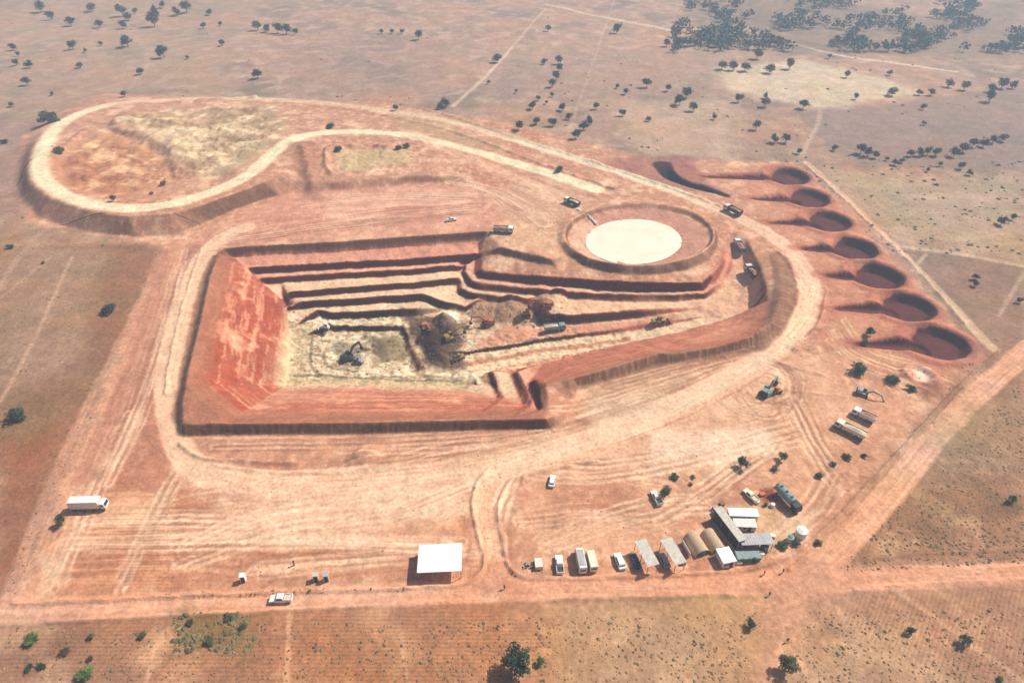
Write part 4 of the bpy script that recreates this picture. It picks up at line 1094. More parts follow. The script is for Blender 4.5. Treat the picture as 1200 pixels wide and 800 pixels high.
# vehicles outside the pit
put(box_trailer('long dusty white box truck parked alone on the graded ground at far left'), 105, 595, head=2)
put(pickup('white pickup truck with loaded bed driving left on the orange road', 'white', load='paleload'), 330, 703, head=183, sc=1.05)
put(car('small white car parked alone in the middle of the yard above the camp', 'white'), 647, 565, head=80)
put(pickup('white pickup truck beside the lone yard bush', 'dustwhite', load='dark'), 769, 585, head=105)
put(pickup('white pickup truck parked at left end of the camp row, next to the junk pile', 'white'), 655.5, 663, head=92, sc=1.05)
put(van('tall white and grey minibus, left of the two parked side by side', 'white', 7.0, 2.9, roofm='greysheet'), 680, 659, head=96, sc=1.0)
put(van('cream minibus parked tight against the right side of the white minibus', 'cream', 6.0, 2.5), 693, 659, head=97, sc=1.0)
put(car('white car parked alone between the minibuses and the shade roofs', 'white'), 726, 659, head=102, sc=1.12)
put(car('dark blue car in the shade of the left pale shade roof', 'blue'), 744.5, 659, head=103)
put(car('grey car in the shade of the right pale shade roof', 'grey'), 778, 658, head=104)
put(shelter('shade_roof', 'pale corrugated shade roof on posts with the dark blue car beside it', 'shade roof', 7.8, 3.2, 3.8, .2, 'sheet', group='pale shade roofs over the parked cars'), 758, 647, head=107, up=3.8)
put(shelter('shade_roof', 'pale corrugated shade roof on posts with the grey car beside it', 'shade roof', 7.8, 3.2, 3.8, .2, 'sheet', group='pale shade roofs over the parked cars'), 789, 645, head=109, up=3.8)
put(shelter('open_shed', 'big open sided shed with flat bright white roof beside the main road', 'shed', 11.0, 8.2, 3.5, .15, 'whitesheet', wall=[('R', 'sheet')]), 515.5, 653, head=2.5, up=3.5)
put(arch_tent('tan arched hut with a small green tank in front of its doorway', 6.4, 2.1), 817, 636, head=-72, up=1.2)
put(arch_tent('tan arched hut right behind the small white roofed cabin', 6.2, 2.0), 836, 632, head=-72, up=1.2)
tk = thing('water_tank', 'small green and white tank in front of the left arched hut', 'tank')
MB().tube((0,0,0),(0,0,1.5), .95, .95, 16).build('tank_body', 'greent', tk); MB().tube((0,0,1.5),(0,0,1.75), .7, .3, 16).build('tank_lid', 'dustwhite', tk); put(tk, 822.5, 648)
wp = thing('leaning_panel', 'narrow white sheet on edge along the left side of an arched hut', 'panel')
MB().box(0,0,0, 4.6,.12,1.5).build('sheet', 'white', wp)
for q in (-1.6, 1.6): MB().box(q, .4, 0, .08, .08, 1.3, off=0).build('prop', 'wood', wp)
put(wp, 803.5, 644, head=106)
put(container('small cabin with bright white square roof below the right arched hut', 'white', 3.3, 4.2, 2.4), 851, 650, head=12, up=2.5)
put(shelter('long_lean_to', 'long narrow beige lean-to roof along the left side of the yard', 'lean-to', 11.6, 2.4, 4.0, .1, 'sheet', wall=[('L', 'dark')]), 855.5, 613, head=-70, up=4.0)
put(shelter('workshop_roof', 'wide grey workshop roof closing the lower end of the yard', 'workshop', 8.4, 3.6, 3.4, .15, 'greysheet', wall=[('R', 'wood')]), 886, 631, head=2, up=3.4)
put(container('white roofed cabin at the upper end of the yard beside the lean-to', 'white', 7.6, 2.4, 2.6, group='white roofed cabins in the yard'), 871, 600, head=-2, up=2.7)
put(container('pale cabin with a dusty roof just below the upper white roofed cabin', 'sheet', 5.6, 2.6, 1.9, roofm='dustwhite', group='white roofed cabins in the yard'), 873, 612, head=-3, up=2.1)
put(car('dark car parked at the upper left end of the lean-to', 'blue'), 841, 606, head=110, sc=.9)
put(pickup('blue pickup truck parked under the right end of the workshop roof', 'blue'), 897, 641, head=60, sc=.85)
put(container('low dark green stores cabin below the workshop roof', 'greent', 6.0, 2.2, 1.6, name='stores_cabin', roofm='teal'), 877, 650, head=3, up=1.6)
put(pickup('dusty cream pickup truck parked upper left of the grey tanker', 'cream', load='paleload'), 879, 582, head=118, sc=.95)
tk = water_truck('long grey green tanker truck with dark hatches at the camp right side', 'dark', 'teal', 8.6, r=1.25)
put(tk, 922, 589, head=-68, sc=1.0)
for i, (a, b, c_, lab, r_, h_) in enumerate(((905,593,'white','round white drum left of the grey tanker', .6, 1.0),(897,592,'dark','dark steel drum beside the red dirt patch', .5, .9),(887,589,'dustwhite','pale drum below the cream pickup truck', .65, .9),(892,650,'cream','pale cream drum below the workshop roof', .7, 1.0))):
    o = thing('storage_drum', lab, 'drum', 'storage drums about the camp')
    MB().tube((0,0,0),(0,0,h_), r_, r_, 14).build('drum_body', c_, o); MB().tube((0,0,h_+.002),(0,0,h_+.06), r_*.9, r_*.85, 14).build('drum_lid', c_, o)
    put(o, a, b)
o = thing('water_tank', 'large white tank standing right of the green camp shrubs', 'tank')
MB().tube((0,0,0),(0,0,2.2), 1.5, 1.5, 20).build('tank_body', 'white', o); MB().tube((0,0,2.2),(0,0,2.6), 1.4, .4, 20).build('tank_lid', 'white', o); put(o, 938, 627)
o = thing('water_tank', 'small pale green tank standing among the green camp shrubs', 'tank')
MB().tube((0,0,0),(0,0,1.6), .9, .9, 16).build('tank_body', 'dustwhite', o); MB().tube((0,0,1.6),(0,0,1.85), .8, .3, 16).build('tank_lid', 'greent', o); put(o, 925, 633)
# junk pile and crates at the left end of the camp row
jp = thing('scrap_heap', 'small heap of dark scrap parts at the left end of the camp', 'scrap heap')
for k in range(9):
    MB().box(random.uniform(-1.3,1.3), random.uniform(-1,1), 0, random.uniform(.3,.9), random.uniform(.3,.8), random.uniform(.2,.7), .05, .05, rz=random.uniform(0,3)).build('scrap_piece', random.choice(['dark','wood','grey']), jp)
put(jp, 619, 662)
o = thing('crate', 'pale pinkish crate beside the scrap heap at the left end of the camp', 'crate')
MB().box(0,0,.1,2.0,2.8,1.1).build('crate_body', 'paleload', o); MB().box(0,0,1.203,1.9,2.7,.06).build('crate_lid', 'dustwhite', o)
for q in (-.8,.8): MB().box(q,0,0,.2,2.6,.1).build('skid', 'wood', o)
put(o, 631, 662, head=5)
put(excavator('orange excavator behind the dark central heap in the pit', 'orange', .8, (.9, -1.2)), 499, 386, head=250, sc=1.05)
for (a, b, mm, lx, ly, lz, hd, lab) in ((858,633,'wood',1.6,1.2,.8,10,'brown timber crate in the yard beside the lean-to'),(864,627,'grey',1.2,1.2,.9,30,'grey crate in the yard left of the workshop roof'),
   (905,629,'cream',1.4,1.0,.7,-20,'pale cream crate right of the workshop roof'),(838,598,'grey',1.8,1.0,.9,-65,'grey crate above the dark car by the lean-to'),
   (846,591,'wood',1.2,1.2,.6,10,'low brown crate at the upper end of the lean-to'),(912,571,'dark',1.4,1.0,.7,-60,'dark crate at the upper left of the grey tanker'),
   (800,660,'wood',1.5,1.1,.5,5,'low brown crate below the leaning white panel'),(893,580,'orange',1.4,1.0,.6,15,'rust orange crate on the red dirt patch'),(866,660,'dustwhite',1.2,.9,.7,0,'small pale crate below the white square roofed cabin')):
    o = thing('crate', lab, 'crate', 'crates about the camp')
    MB().box(0,0,.12,lx,ly,lz).build('crate_body', mm, o, bevel=.03); MB().box(0,0,.125+lz,lx+.08,ly+.08,.06).build('crate_lid', mm, o)
    for q in (-.35,.35): MB().box(lx*q,0,0,.14,ly*.95,.115).build('skid', 'wood', o)
    put(o, a, b, head=hd)
# booths on the lower left ground
for (a, b, lab, mm) in ((286,680,'narrow white booth standing alone by the lower left road', 'white'),(371,679,'narrow grey booth, left of the close pair by the road', 'sheet'),(383,679,'narrow grey booth, right of the close pair by the road', 'greysheet')):
    o = thing('site_booth', lab, 'booth', 'small booths along the road')
    MB().box(0,0,.1,1.2,1.2,2.2).build('wall', mm, o); MB().box(0,0,2.3,1.35,1.35,.1).build('roof', mm, o); MB().box(0,-.61,.15,.8,.04,1.9).build('door', 'dark', o)
    put(o, a, b, head=8)
o = thing('marker_post', 'short dark post standing alone between the booths and the yard', 'post')
MB().box(0,0,0,.3,.3,1.6).build('post_shaft', 'wood', o); MB().box(0,0,1.6,.5,.5,.1).build('cap', 'dark', o); put(o, 345, 662)
# machines right of the yard
put(tipper('cream dump truck with long pale body, nearest of the two by the right road', 'cream', 'cream', 'paleload', 9.4), 995, 507, head=137, sc=1.0)
put(tipper('dump truck with white cab and pinkish body behind the cream dump truck', 'white', 'dustwhite', 'load', 7.6), 1011, 490, head=139, sc=.95)
put(excavator('grey excavator with long boom above the two dump trucks', 'grey', 0.0, (.55, -1.0)), 1010, 462, head=-30, sc=.85)
put(excavator('grey green excavator working alone on the open ground right of the pit', 'teal', .3, (.8, -1.3)), 898, 462, head=30, sc=1.05)
put(loader('orange wheel loader beside the lone grey green excavator', 'orange'), 908, 461, head=200, sc=.75)
# haul trucks
put(tipper('white dump truck at the crest where pit benches meet the pond hill', 'white', 'grey', 'load'), 590, 272.5, head=-8, sc=1.1)
put(tipper('dark dump truck tipping at the upper left rim of the pond', 'white', 'dark', 'paleload'), 670, 240, head=135, sc=1.05)
put(tipper('dark dump truck on the haul road between pond and round pits', 'dustwhite', 'dark', 'load'), 858, 250, head=125, sc=1.15)
put(tipper('white topped dump truck on the ramp just right of the pond', 'white', 'grey', 'load'), 866, 291, head=95, sc=1.05)
put(tipper('dump truck lower on the ramp beside the narrow dark trench', 'dustwhite', 'dark', 'load'), 880, 322, head=100, sc=1.1)
put(tipper('pale green dump truck on the lower haul ramp inside the pit', 'teal', 'teal', 'paleload'), 650, 387, head=8, sc=1.05)
put(pickup('dusty white pickup truck on the pink ground above the far pit wall', 'dustwhite', load='paleload'), 529, 259, head=20, sc=1.0)
wj = thing('discharge_pipe', 'white discharge pipe running down the upper left bank into the pond', 'pipe')
a = Vector(G(676, 246)); b_ = Vector(G(690, 254)); c_ = Vector(G(699, 264))
wj.location = a
MB().tube((0,0,.6), tuple(b_-a+Vector((0,0,.6))), .35).tube(tuple(b_-a+Vector((0,0,.6))), tuple(c_-a+Vector((0,0,.5))), .35, .4).build('pipe_run', 'white', wj)
for q in (.3, .7):
    pp = (b_-a)*q; MB().box(pp.x, pp.y, pp.z-.4, .25, .25, .9).build('pipe_support', 'grey', wj)
# pit machines
put(excavator('orange excavator loading on the highest soil heap in the pit', 'orange', .4, (.9, -1.3), cat='excavator'), 640, 360, head=170, sc=1.15)
put(excavator('second orange excavator digging left of the highest heap in the pit', 'orange', -.3, (.85, -1.2)), 572, 380, head=200, sc=1.1)
put(excavator('yellow excavator standing on the dark heap in the centre of the pit', 'yellow', .2, (.9, -1.3)), 527, 398, head=20, sc=1.1)
put(excavator('dark excavator with pale boom on the pale pit floor', 'dark', .5, (1.0, -1.3)), 408, 421, head=20, sc=1.15)
put(loader('grey wheel loader beside the dark excavator on the pit floor', 'grey'), 420, 424, head=150, sc=.8)
put(bulldozer('dusty white bulldozer at the left end of the pit floor', 'dustwhite'), 382, 388, head=170, sc=.95)
put(loader('yellow wheel loader on the lower ramp at the pit right side', 'yellow'), 773, 379, head=10, sc=1.1)
put(loader('yellow wheel loader pushing soil right of the dark central heap', 'yellow'), 537, 422, head=215, sc=.9)
put(bulldozer('yellow bulldozer at the foot of the highest heap beside the orange excavator', 'yellow'), 616, 370, head=190, sc=1.0)

# ------------------------------------------------------------------ trees and shrubs
def leaf_mesh(name, seed, n_clump, per, leaf, shape='round', flatten=.75, material='leafd'):
    rs = np.random.RandomState(seed)
    vs, fs = [], []
    lobes = []
    for k in range(7):
        a = rs.rand()*2*np.pi; r_ = .30*rs.rand()**.5
        lobes.append((math.cos(a)*r_, math.sin(a)*r_, .58+rs.uniform(-.22, .22)*flatten, rs.uniform(.16, .28)))
    lobes += [(0, 0, .62, .36)]*2
    for c in range(n_clump):
        l = lobes[rs.randint(len(lobes))]
        d = rs.normal(size=3); d /= np.linalg.norm(d); rr = l[3]*rs.rand()**.35
        ctr = np.array([l[0], l[1], l[2]])+d*rr*np.array([1, 1, flatten])
        if ctr[2] < .2: ctr[2] = .2+rs.rand()*.1
        for k in range(per):
            p = ctr+rs.normal(size=3)*leaf*.9
            nrm = rs.normal(size=3)+np.array([0, 0, .7]); nrm /= np.linalg.norm(nrm)
            u = np.cross(nrm, rs.normal(size=3)); u /= np.linalg.norm(u); v_ = np.cross(nrm, u)
            a = leaf*rs.uniform(.6, 1.3); b = a*rs.uniform(.5, .9)
            o = len(vs); vs += [p-u*a, p+v_*b, p+u*a, p-v_*b]; fs.append((o, o+1, o+2, o+3))
    m = bpy.data.meshes.new(name); m.from_pydata([tuple(q) for q in vs], [], fs); m.materials.append(M[material]); m.update()
    return m
def trunk_mesh(name, seed, slender=1.0):
    rs = random.Random(seed); mb = MB()
    mb.tube((0,0,-.06), (.02,.01,.3), .032*slender, .022*slender, 7)
    for k in range(5):
        a = rs.uniform(0, 6.28); r_ = rs.uniform(.18, .36)
        mb.tube((.02,.01,rs.uniform(.22,.30)), (math.cos(a)*r_, math.sin(a)*r_, rs.uniform(.5,.75)), .016*slender, .006*slender, 5)
    m = bpy.data.meshes.new(name); m.from_pydata(mb.v, [], mb.f); m.materials.append(M['bark']); m.update(); return m
CR_ = {}
for key_, mt in (('d', 'leafd'), ('o', 'leafo'), ('g', 'leafg'), ('b', 'leafb')):
    CR_[key_] = [leaf_mesh('crown', 100+i*7+ord(key_), 150, 8, .046, flatten=.9, material=mt) for i in range(4)]
TR_ = [trunk_mesh('trunk', i) for i in range(4)]
BIG = {k: leaf_mesh('crown', 500+ord(k), 300, 14, .026, material={'d':'leafd','o':'leafo','g':'leafg'}[k]) for k in 'dog'}
def tree(label, px, py, dia, kind='d', group=None, big=False, name='tree', cat='tree', low=False, base=False):
    t = thing(name, label, cat, group)
    h = dia*(.62 if low else .86)
    cme = BIG[kind] if big else CR_[kind][random.randrange(4)]
    tr = bpy.data.objects.new('trunk', TR_[random.randrange(4)]); C.objects.link(tr); tr.parent = t
    cr = bpy.data.objects.new('crown', cme); C.objects.link(cr); cr.parent = t
    put(t, px, py, head=random.uniform(0, 360), up=0 if base else h*.5)
    t.scale = (dia, dia*random.uniform(.85, 1.1), h)
    if low: t.location.z -= h*.18
    return t
ORD = ['first','second','third','fourth','fifth','sixth','seventh','eighth','ninth','tenth','eleventh','twelfth','thirteenth','fourteenth','fifteenth','sixteenth','seventeenth','eighteenth','nineteenth','twentieth','twenty-first','twenty-second','twenty-third','twenty-fourth','twenty-fifth','twenty-sixth','twenty-seventh','twenty-eighth','twenty-ninth','thirtieth','thirty-first','thirty-second','thirty-third','thirty-fourth','thirty-fifth','thirty-sixth','thirty-seventh','thirty-eighth','thirty-ninth','fortieth','forty-first','forty-second','forty-third','forty-fourth','forty-fifth','forty-sixth','forty-seventh','forty-eighth','forty-ninth','fiftieth']
FARSETS = [
 ('in the upper left corner above the dump', 'trees in the dry field at upper left', 'd',
  [(46,8,14),(59,18,11),(82,25,12),(107,8,11),(116,28,10),(142,12,14),(143,29,10),(149,19,10),(158,13,7),(180,14,14),(179,23,17),(190,5,9),(206,13,11),(217,8,14),(245,14,8),(238,30,8),(258,28,6),(260,50,8),(148,48,15),(118,51,6),(84,53,11),(100,59,6),(190,60,16),(93,76,8),(219,67,5),(14,55,9),(18,73,8),(33,75,10),(21,63,6),(30,95,11),(164,83,10),(13,122,7),(61,110,5),(145,110,8)]),
 ('in hazy clump at top left centre', 'trees of the hazy clump at top left centre', 'd', [(301,30,12),(312,33,10),(325,33,13),(335,34,13),(346,37,8),(301,86,13)]),
 ('in the orchard rows beyond the haul road', 'trees of the orchard beyond the haul road', 'd',
  [(608,147,12),(629,141,11),(624,123,11),(631,115,7),(648,143,11),(659,125,11),(667,136,9),(699,124,9),(690,141,11),(684,147,12),(675,157,13),(647,111,6),(652,89,11),(655,70,11),(648,97,11),(655,79,10),(638,72,8),(640,120,5)]),
 ('on the bare ground at top centre', 'scattered trees on the bare ground at top centre', 'o', [(447,37,6),(459,37,6),(471,37,6),(490,41,12),(583,68,12),(642,33,8),(723,33,12),(782,50,10),(463,126,8),(521,120,12),(516,124,9),(573,96,5),(605,107,5)]),
 ('on the plain between orchard and bare fields', 'scattered trees right of the orchard', 'd',
  [(730,132,9),(760,139,7),(758,97,12),(724,101,6),(733,107,8),(783,103,9),(797,117,14),(805,108,14),(813,125,12),(837,137,7),(866,115,11),(897,120,12),(897,112,8),(942,122,12),(887,147,12),(908,162,12),(922,162,12),(937,177,8),(979,173,8)]),
 ('on the pale ground below the hazy wood', 'scattered trees below the hazy wood', 'o',
  [(888,63,13),(927,75,13),(847,76,12),(860,77,12),(874,78,12),(903,80,12),(972,66,6),(993,87,9),(1004,113,8),(1047,107,12),(1043,85,7),(1078,108,8),(1092,108,9),(1113,97,11),(1132,100,12),(1162,113,14),(1162,103,11),(1176,97,14),(1188,99,10)]),
 ('along the hedge line at upper right', 'trees of the hedge line at upper right', 'd',
  [(1010,174,14),(1018,178,13),(1026,181,10),(1068,179,10),(1078,178,11),(1088,177,11),(1098,178,11),(1119,178,13),(1130,173,13),(1141,167,12),(1154,167,12),(1165,163,11),(1177,161,11),(1127,194,10),(1137,202,8),(1050,190,9),(1058,188,7),(1088,199,6),(1040,186,6),(1102,192,6),(1083,125,8),(1083,144,6)]),
 ('at the right edge of the photo', 'trees at the right edge', 'd', [(1175,258,13),(1188,254,9),(1144,324,9),(1144,332,9),(1195,352,8),(1187,585,12)]),
]
TONE = {'d': 'dark green', 'o': 'olive green', 'g': 'fresh green', 'b': 'brown'}
for phrase, grp, kd, lst in FARSETS:
    lst = sorted(lst)
    for i, (a, b, d) in enumerate(lst):
        dia = max(2.2, d*1.05/pxm(b))
        k = kd if random.random() < .8 else ('o' if kd == 'd' else 'd')
        size = 'small' if dia < 5 else ('large' if dia > 8.5 else 'medium sized')
        tree(f'{size} {TONE[k]} tree {phrase}, {ORD[i]} from left', a, b, dia, k, grp)
for lab, a, b, d, k, big, nm, cat, low in (
 ('big broad dark green tree at the bottom edge, left of centre', 607, 772, 44, 'd', 1, 'tree', 'tree', 0),
 ('fresh green sprig of a tree at the right side of the big bottom tree', 634, 775, 12, 'g', 0, 'tree', 'tree', 0),
 ('tall olive tree at the bottom edge beside the road branch', 922, 778, 30, 'o', 1, 'tree', 'tree', 0),
 ('small upright dark tree below the camp, left of the road branch', 881, 731, 14, 'd', 0, 'tree', 'tree', 0),
 ('small dark tree in the lower right field, left of the fresh topped one', 1067, 738, 13, 'd', 0, 'tree', 'tree', 0),
 ('green topped tree in the lower right field nearest the corner', 1132, 750, 17, 'g', 0, 'tree', 'tree', 0),
 ('tiny fresh green shrub at the bottom edge near the right corner', 1173, 795, 10, 'g', 0, 'shrub', 'shrub', 1),
 ('round dark tree in the yard above the cream pickup truck', 870, 542, 17, 'd', 0, 'tree', 'tree', 0),
 ('thin olive tree right of the round dark yard tree', 917, 535, 13, 'o', 0, 'tree', 'tree', 0),
 ('brown shrub at the foot of the thin olive yard tree', 910, 549, 12, 'b', 0, 'shrub', 'shrub', 1),
 ('round green bush below the nearest round pit, left of two', 1007, 429, 25, 'd', 1, 'bush', 'bush', 1),
 ('round green bush below the nearest round pit, right of two', 1047, 443, 19, 'd', 1, 'bush', 'bush', 1),
 ('dark bush by the pale mound below the nearest round pit', 1068, 454, 14, 'd', 0, 'bush', 'bush', 1),
 ('green tree at the ramp of the nearest round pit', 1021, 389, 14, 'd', 0, 'tree', 'tree', 0),
 ('dark shrub under the green tree at the nearest round pit ramp', 1014, 401, 9, 'd', 0, 'shrub', 'shrub', 1),
 ('olive bush standing in the yard beside the white pickup truck', 779, 576, 17, 'o', 0, 'bush', 'bush', 0),
 ('dark shrub in the upper yard, largest of its three', 791, 557, 12, 'd', 0, 'shrub', 'shrub', 1),
 ('brown shrub in the upper yard, uppermost right of the three', 812, 558, 7, 'b', 0, 'shrub', 'shrub', 1),
 ('brown shrub in the upper yard, lowest of the three', 809, 566, 7, 'b', 0, 'shrub', 'shrub', 1),
 ('dark shrub below the cream dump truck, nearest its shadow', 993, 534, 12, 'd', 0, 'shrub', 'shrub', 1),
 ('dark shrub below the cream dump truck, middle of its line', 977, 543, 9, 'd', 0, 'shrub', 'shrub', 1),
 ('dark shrub below the cream dump truck, lowest of its line', 961, 556, 11, 'o', 0, 'shrub', 'shrub', 1),
 ('small dark shrub right of the shrub line by the diagonal road', 1014, 533, 9, 'd', 0, 'shrub', 'shrub', 1),
 ('olive shrub at the road bend right of the camp', 960, 635, 12, 'b', 0, 'shrub', 'shrub', 1),
 ('fresh green shrub at the camp edge, left of two by the tanks', 918, 638, 15, 'g', 0, 'shrub', 'shrub', 1),
 ('dark green shrub at the camp edge, right of two by the tanks', 933, 635, 14, 'd', 0, 'shrub', 'shrub', 1),
 ('dark tree on the left slope of the field beside the twin tracks', 126, 361, 20, 'd', 0, 'tree', 'tree', 1),
 ('broad green bush at the left edge of the photo', 16, 484, 28, 'd', 1, 'bush', 'bush', 1),
 ('big dark bush at the upper left corner of the dump', 56, 135, 26, 'd', 1, 'bush', 'bush', 1),
 ('small dark tree at the left edge above the dump bank', 4, 165, 10, 'd', 0, 'tree', 'tree', 1),
 ('small dark tree at the left edge below the dump bank', 12, 288, 10, 'd', 0, 'tree', 'tree', 1),
 ('small bush in the left field below the dump bank', 50, 307, 6, 'o', 0, 'bush', 'bush', 1),
 ('olive tree below the long white box truck', 71, 611, 15, 'o', 0, 'tree', 'tree', 0),
 ('dark bush just above the olive tree near the box truck', 68, 605, 9, 'b', 0, 'bush', 'bush', 1),
 ('dark round bush beside the haul road above the pond', 655, 197, 13, 'd', 0, 'bush', 'bush', 1),
 ('dark bush at the road fork right of the dump', 387, 146, 13, 'd', 0, 'bush', 'bush', 1),
 ('dark shrubs clump on the terrace bank, right end', 476, 170, 11, 'd', 0, 'shrub', 'shrub', 1),
 ('dark shrub on the terrace bank just left of the right end one', 467, 172, 10, 'o', 0, 'shrub', 'shrub', 1),
 ('dark green shrub on the terrace bank, left end', 396, 173, 12, 'd', 0, 'shrub', 'shrub', 1),
 ('dark shrub inside the left rim of the dump road', 68, 175, 14, 'o', 0, 'shrub', 'shrub', 1),
 ('small green tree on the lower inner edge of the dump road', 132, 232, 9, 'o', 0, 'tree', 'tree', 0),
 ('brown shrub on the dump floor near its lower edge', 190, 214, 10, 'b', 0, 'shrub', 'shrub', 1),
 ('tiny shrub beside the lower inner edge of the dump road', 177, 226, 6, 'o', 0, 'shrub', 'shrub', 1),
 ('bright green bush in the bottom left field, upper one', 35, 748, 20, 'g', 0, 'bush', 'bush', 1),
 ('bright green bush in the bottom left field at the lower edge', 98, 790, 22, 'g', 0, 'bush', 'bush', 1),
 ('dark brown bush in the bottom left field, centre', 76, 763, 14, 'b', 0, 'bush', 'bush', 1),
 ('dark bush near the bottom left corner, left of two', 33, 781, 12, 'd', 0, 'bush', 'bush', 1),
 ('dark bush near the bottom left corner, right of two', 47, 780, 12, 'd', 0, 'bush', 'bush', 1),
 ('dark bush above the lower edge bright green bush', 105, 771, 10, 'b', 0, 'bush', 'bush', 1),
 ('olive bush in the bottom left field right of the brown bush', 106, 745, 10, 'o', 0, 'bush', 'bush', 1),
 ('dark bush at the upper centre of the bottom left field', 166, 743, 12, 'o', 0, 'bush', 'bush', 1),
 ('dark green bush in the middle of the bottom green patch', 246, 750, 14, 'o', 0, 'bush', 'bush', 1),
 ('dark green bush at the upper right of the bottom green patch', 285, 733, 11, 'o', 0, 'bush', 'bush', 1),
 ('olive bush at the top of the bottom green patch', 268, 722, 12, 'o', 0, 'bush', 'bush', 1),
 ('olive bush at the left of the bottom green patch', 222, 728, 11, 'o', 0, 'bush', 'bush', 1),
 ('brown shrub left of centre in the lower right field', 1188, 590, 12, 'd', 0, 'shrub', 'shrub', 1)):
    if lab.startswith('brown shrub left of centre'): continue
    tree(lab, a, b, max(1.4, d/pxm(b)), k, None, bool(big), nm, cat, bool(low))

# ------------------------------------------------------------------ uncountable vegetation
def card_mesh(name, pts, m, rs):
    vs, fs = [], []
    for (x, y, z, s_) in pts:
        n_ = 6; o = len(vs); a0 = rs.rand()*6
        for k in range(n_):
            a = a0+k*2*math.pi/n_; q = s_*rs.uniform(.6, 1.3); vs.append((x+math.cos(a)*q, y+math.sin(a)*q, z-.04))
        for k in range(3):
            a = a0+k*2.1; q = s_*rs.uniform(.2, .5); vs.append((x+math.cos(a)*q, y+math.sin(a)*q, z+s_*rs.uniform(.25, .6)))
        fs += [(o, o+1, o+6), (o+1, o+2, o+7, o+6), (o+2, o+3, o+7), (o+3, o+4, o+8, o+7), (o+4, o+5, o+8), (o+5, o, o+6, o+8), (o+6, o+7, o+8)]
    me_ = bpy.data.meshes.new(name); me_.from_pydata(vs, [], fs); me_.materials.append(M[m]); me_.update()
    o = bpy.data.objects.new(name, me_); C.objects.link(o); return o
rs = np.random.RandomState(5)
def minev(x, y):
    i = int(np.clip(np.searchsorted(GX, x), 0, NX-1)); j = int(np.clip(np.searchsorted(GY, y), 0, NY-1)); return MINE[j, i]
def scatter(n, box_, cond, smin, smax, thr=.0, sc=18, seed=0):
    out = []; tries = 0
    while len(out) < n and tries < n*12:
        tries += 1
        px = rs.uniform(box_[0], box_[2]); py = rs.uniform(box_[1], box_[3])
        if not cond(px, py): continue
        x, y = P(px, py)
        if float(perlin(x/sc, y/sc, seed))+.5*float(perlin(x/5, y/5, seed+2)) < thr: continue
        if minev(x, y) > .4: continue
        out.append((x, y, height(x, y), smin+(smax-smin)*rs.rand()**2.6*1.3))
    return out
def infield(px, py):
    if 660+(1200-px)*.045 < py < 712+(600-px)*.02+12 : return False       # the main road
    if py < 700 and px > 900:                                               # diagonal road
        rx = 930+(692-py)*.98
        if rx-40 < px < rx+28: return False
    if 860 < px < 985 and py > 640: return abs(px-(930-(py-690)*.3)) > 26
    if py > 700 and px < 700 and py < 722: return False
    return True
g = scatter(5200, (-40,690,1240,820), infield, .08, .38, -.75, 14, 1)+scatter(2600, (930,420,1240,700), infield, .1, .42, -.6, 16, 3)+scatter(1900, (-40,290,190,700), infield, .1, .3, -.6, 16, 5)
o = card_mesh('dry_grass', g, 'grass', rs); o['kind'] = 'stuff'
g = scatter(420, (-40,700,1240,820), infield, .15, .5, .05, 12, 7)+scatter(420, (960,420,1240,700), infield, .15, .5, .0, 12, 9)+scatter(330, (-40,290,190,700), infield, .15, .5, .05, 12, 11)
g += scatter(220, (200,718,298,764), lambda a, b: True, .3, .8, -.2, 5, 12)
g += scatter(330, (0,20,1200,300), infield, .4, 1.3, .0, 22, 13)
g += scatter(260, (900,180,1200,300), infield, .4, 1.2, -.1, 18, 14)
o = card_mesh('low_scrub', g, 'scrub', rs); o['kind'] = 'stuff'
# far wood: one mass of crowns
vs, fs = [], []
def inwood(px, py):
    if py > 62: return False
    return px > 800-py*.3 and perlin(px/55, py/22, 9) > (-.05 if px < 1060 else .08)
cnt = 0
for tries in range(9000):
    if cnt >= 520: break
    px, py = rs.uniform(790, 1260), rs.uniform(-14, 62)
    if not inwood(px, py) or rs.rand() > (py+80)/140: continue
    cnt += 1
    x, y = P(px, py); z = height(x, y); d = rs.uniform(6, 12)
    for k in range(26):
        u = rs.normal(size=3); u /= np.linalg.norm(u); p = np.array([x, y, z+d*.45])+u*np.array([d*.5, d*.5, d*.32])*rs.rand()**.4
        a = rs.normal(size=3); a /= np.linalg.norm(a); b = np.cross(a, rs.normal(size=3)); b /= np.linalg.norm(b); q_ = d*.12
        o_ = len(vs); vs += [tuple(p-a*q_), tuple(p+b*q_), tuple(p+a*q_), tuple(p-b*q_)]; fs.append((o_, o_+1, o_+2, o_+3))
wm = bpy.data.meshes.new('far_wood'); wm.from_pydata(vs, [], fs); wm.materials.append(M['leafw']); wm.update()
wo = bpy.data.objects.new('far_wood', wm); C.objects.link(wo); wo['kind'] = 'stuff'
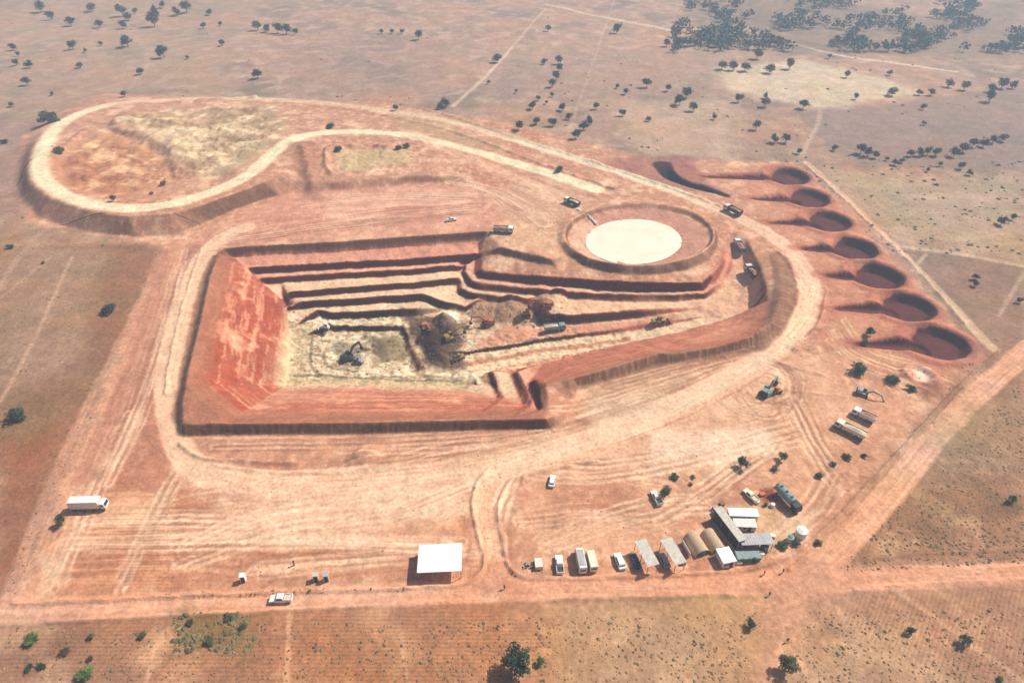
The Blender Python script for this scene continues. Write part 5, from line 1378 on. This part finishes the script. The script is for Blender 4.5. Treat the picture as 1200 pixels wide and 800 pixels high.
# boulders and clods in the diggings
def blob(mb, x, y, z, r_, rs_):
    n_, m_ = 6, 4; o = len(mb.v); vv = []; ff = []
    for i in range(m_+1):
        for j in range(n_):
            t = math.pi*i/m_; f_ = 2*math.pi*j/n_; k = r_*rs_.uniform(.75, 1.2)
            vv.append((x+math.sin(t)*math.cos(f_)*k, y+math.sin(t)*math.sin(f_)*k, z+math.cos(t)*k*.8))
    for i in range(m_):
        for j in range(n_): ff.append((i*n_+j, (i+1)*n_+j, (i+1)*n_+(j+1) % n_, i*n_+(j+1) % n_))
    mb.add(vv, ff)
for (regs, mt, nm) in (([(480,365,560,430,130),(560,350,660,385,110),(360,392,480,445,60),(340,345,380,450,50)], 'wood', 'broken_rock'),
                   ([(215,500,640,540,60),(930,395,970,420,30),(1060,430,1110,465,30),(550,225,690,265,50),(690,180,800,205,40),(600,655,640,675,15),(170,560,560,680,60),(560,520,900,640,60)], 'load', 'loose_clods')):
    mb = MB()
    for (a, b, c_, d, n_) in regs:
        for k in range(n_):
            x, y, z = G(rs.uniform(a, c_), rs.uniform(b, d)); blob(mb, x, y, z, rs.uniform(.12, .42)*(1 if nm == 'broken_rock' else .7), rs)
    o = mb.build(nm, mt); o['kind'] = 'stuff'

# ------------------------------------------------------------------ people
def skin_obj(name, verts, edges, radii, m, parent=None, sub=1):
    me_ = bpy.data.meshes.new(name); me_.from_pydata(verts, edges, []); o = bpy.data.objects.new(name, me_); C.objects.link(o)
    if parent: o.parent = parent
    md = o.modifiers.new('skin', 'SKIN')
    for i, r_ in enumerate(radii): me_.skin_vertices[0].data[i].radius = (r_, r_*.85)
    me_.skin_vertices[0].data[0].use_root = True
    sb = o.modifiers.new('sub', 'SUBSURF'); sb.levels = sub; sb.render_levels = sub
    me_.materials.append(M[m]); return o
def person(label, shirt, px, py, head, stride=.25, group='people walking near the camp'):
    t = thing('person', label, 'person', group)
    V_ = [(0,0,.95),(0,0,1.2),(0,0,1.45),(0,0,1.56),(0.01,0,1.68),
          (0,.2,1.43),(.05,.26,1.15),(.16,.25,.90),(0,-.2,1.43),(-.05,-.26,1.15),(-.1,-.25,.90),
          (0,.1,.9),(stride*.6,.1,.5),(stride*.8,.1,.08),(stride*.8+.16,.1,.04),(0,-.1,.9),(-stride*.4,-.1,.5),(-stride*1.1,-.1,.1),(-stride*1.1+.16,-.1,.04)]
    E_ = [(0,1),(1,2),(2,3),(3,4),(2,5),(5,6),(6,7),(2,8),(8,9),(9,10),(0,11),(11,12),(12,13),(13,14),(0,15),(15,16),(16,17),(17,18)]
    Rr = [.14,.14,.15,.06,.11,.065,.045,.04,.065,.045,.04,.095,.065,.045,.04,.095,.065,.045,.04]
    skin_obj('body', V_, E_, Rr, 'skin', t)
    skin_obj('shirt', [V_[0],V_[1],V_[2],V_[5],V_[6],V_[8],V_[9]], [(0,1),(1,2),(2,3),(3,4),(2,5),(5,6)], [.165,.165,.175,.085,.065,.085,.065], shirt, t)
    skin_obj('trousers', [V_[0],V_[11],V_[12],V_[13],V_[15],V_[16],V_[17]], [(0,1),(1,2),(2,3),(0,4),(4,5),(5,6)], [.155,.11,.085,.06,.11,.085,.06], 'cloth2', t)
    MB().tube((.01,0,1.73),(.0,0,1.82), .115, .06, 12).build('hair', 'dark', t, smooth=True)
    put(t, px, py, head=head)
    return t
person('person in dark blue clothes on the road edge below the camp, nearest the bend', 'cloth1', 917, 671, 200)
person('person in an orange top on the road edge below the workshop', 'cloth3', 895, 673, 10)
person('person walking alone on the lower side of the main road junction', 'cloth1', 901, 698, 240)
person('person in dark clothes walking on the road branch near the bottom trees', 'cloth2', 922, 752, 100)
person('person on the main road at the yard entrance', 'cloth1', 591, 690, 60)

# ------------------------------------------------------------------ haze
hm = MB().box(0, 1450, -32, 6600, 3900, 192).build('haze', 'white')
hmat = bpy.data.materials.new('haze_air'); hmat.use_nodes = True; n_ = hmat.node_tree.nodes; n_.remove(n_['Principled BSDF'])
pv = n_.new('ShaderNodeVolumePrincipled'); pv.inputs['Color'].default_value = (.66,.81,1,1); pv.inputs['Density'].default_value = HAZE; pv.inputs['Anisotropy'].default_value = .1
hmat.node_tree.links.new(pv.outputs[0], n_['Material Output'].inputs['Volume'])
hm.data.materials.clear(); hm.data.materials.append(hmat); hm['kind'] = 'stuff'
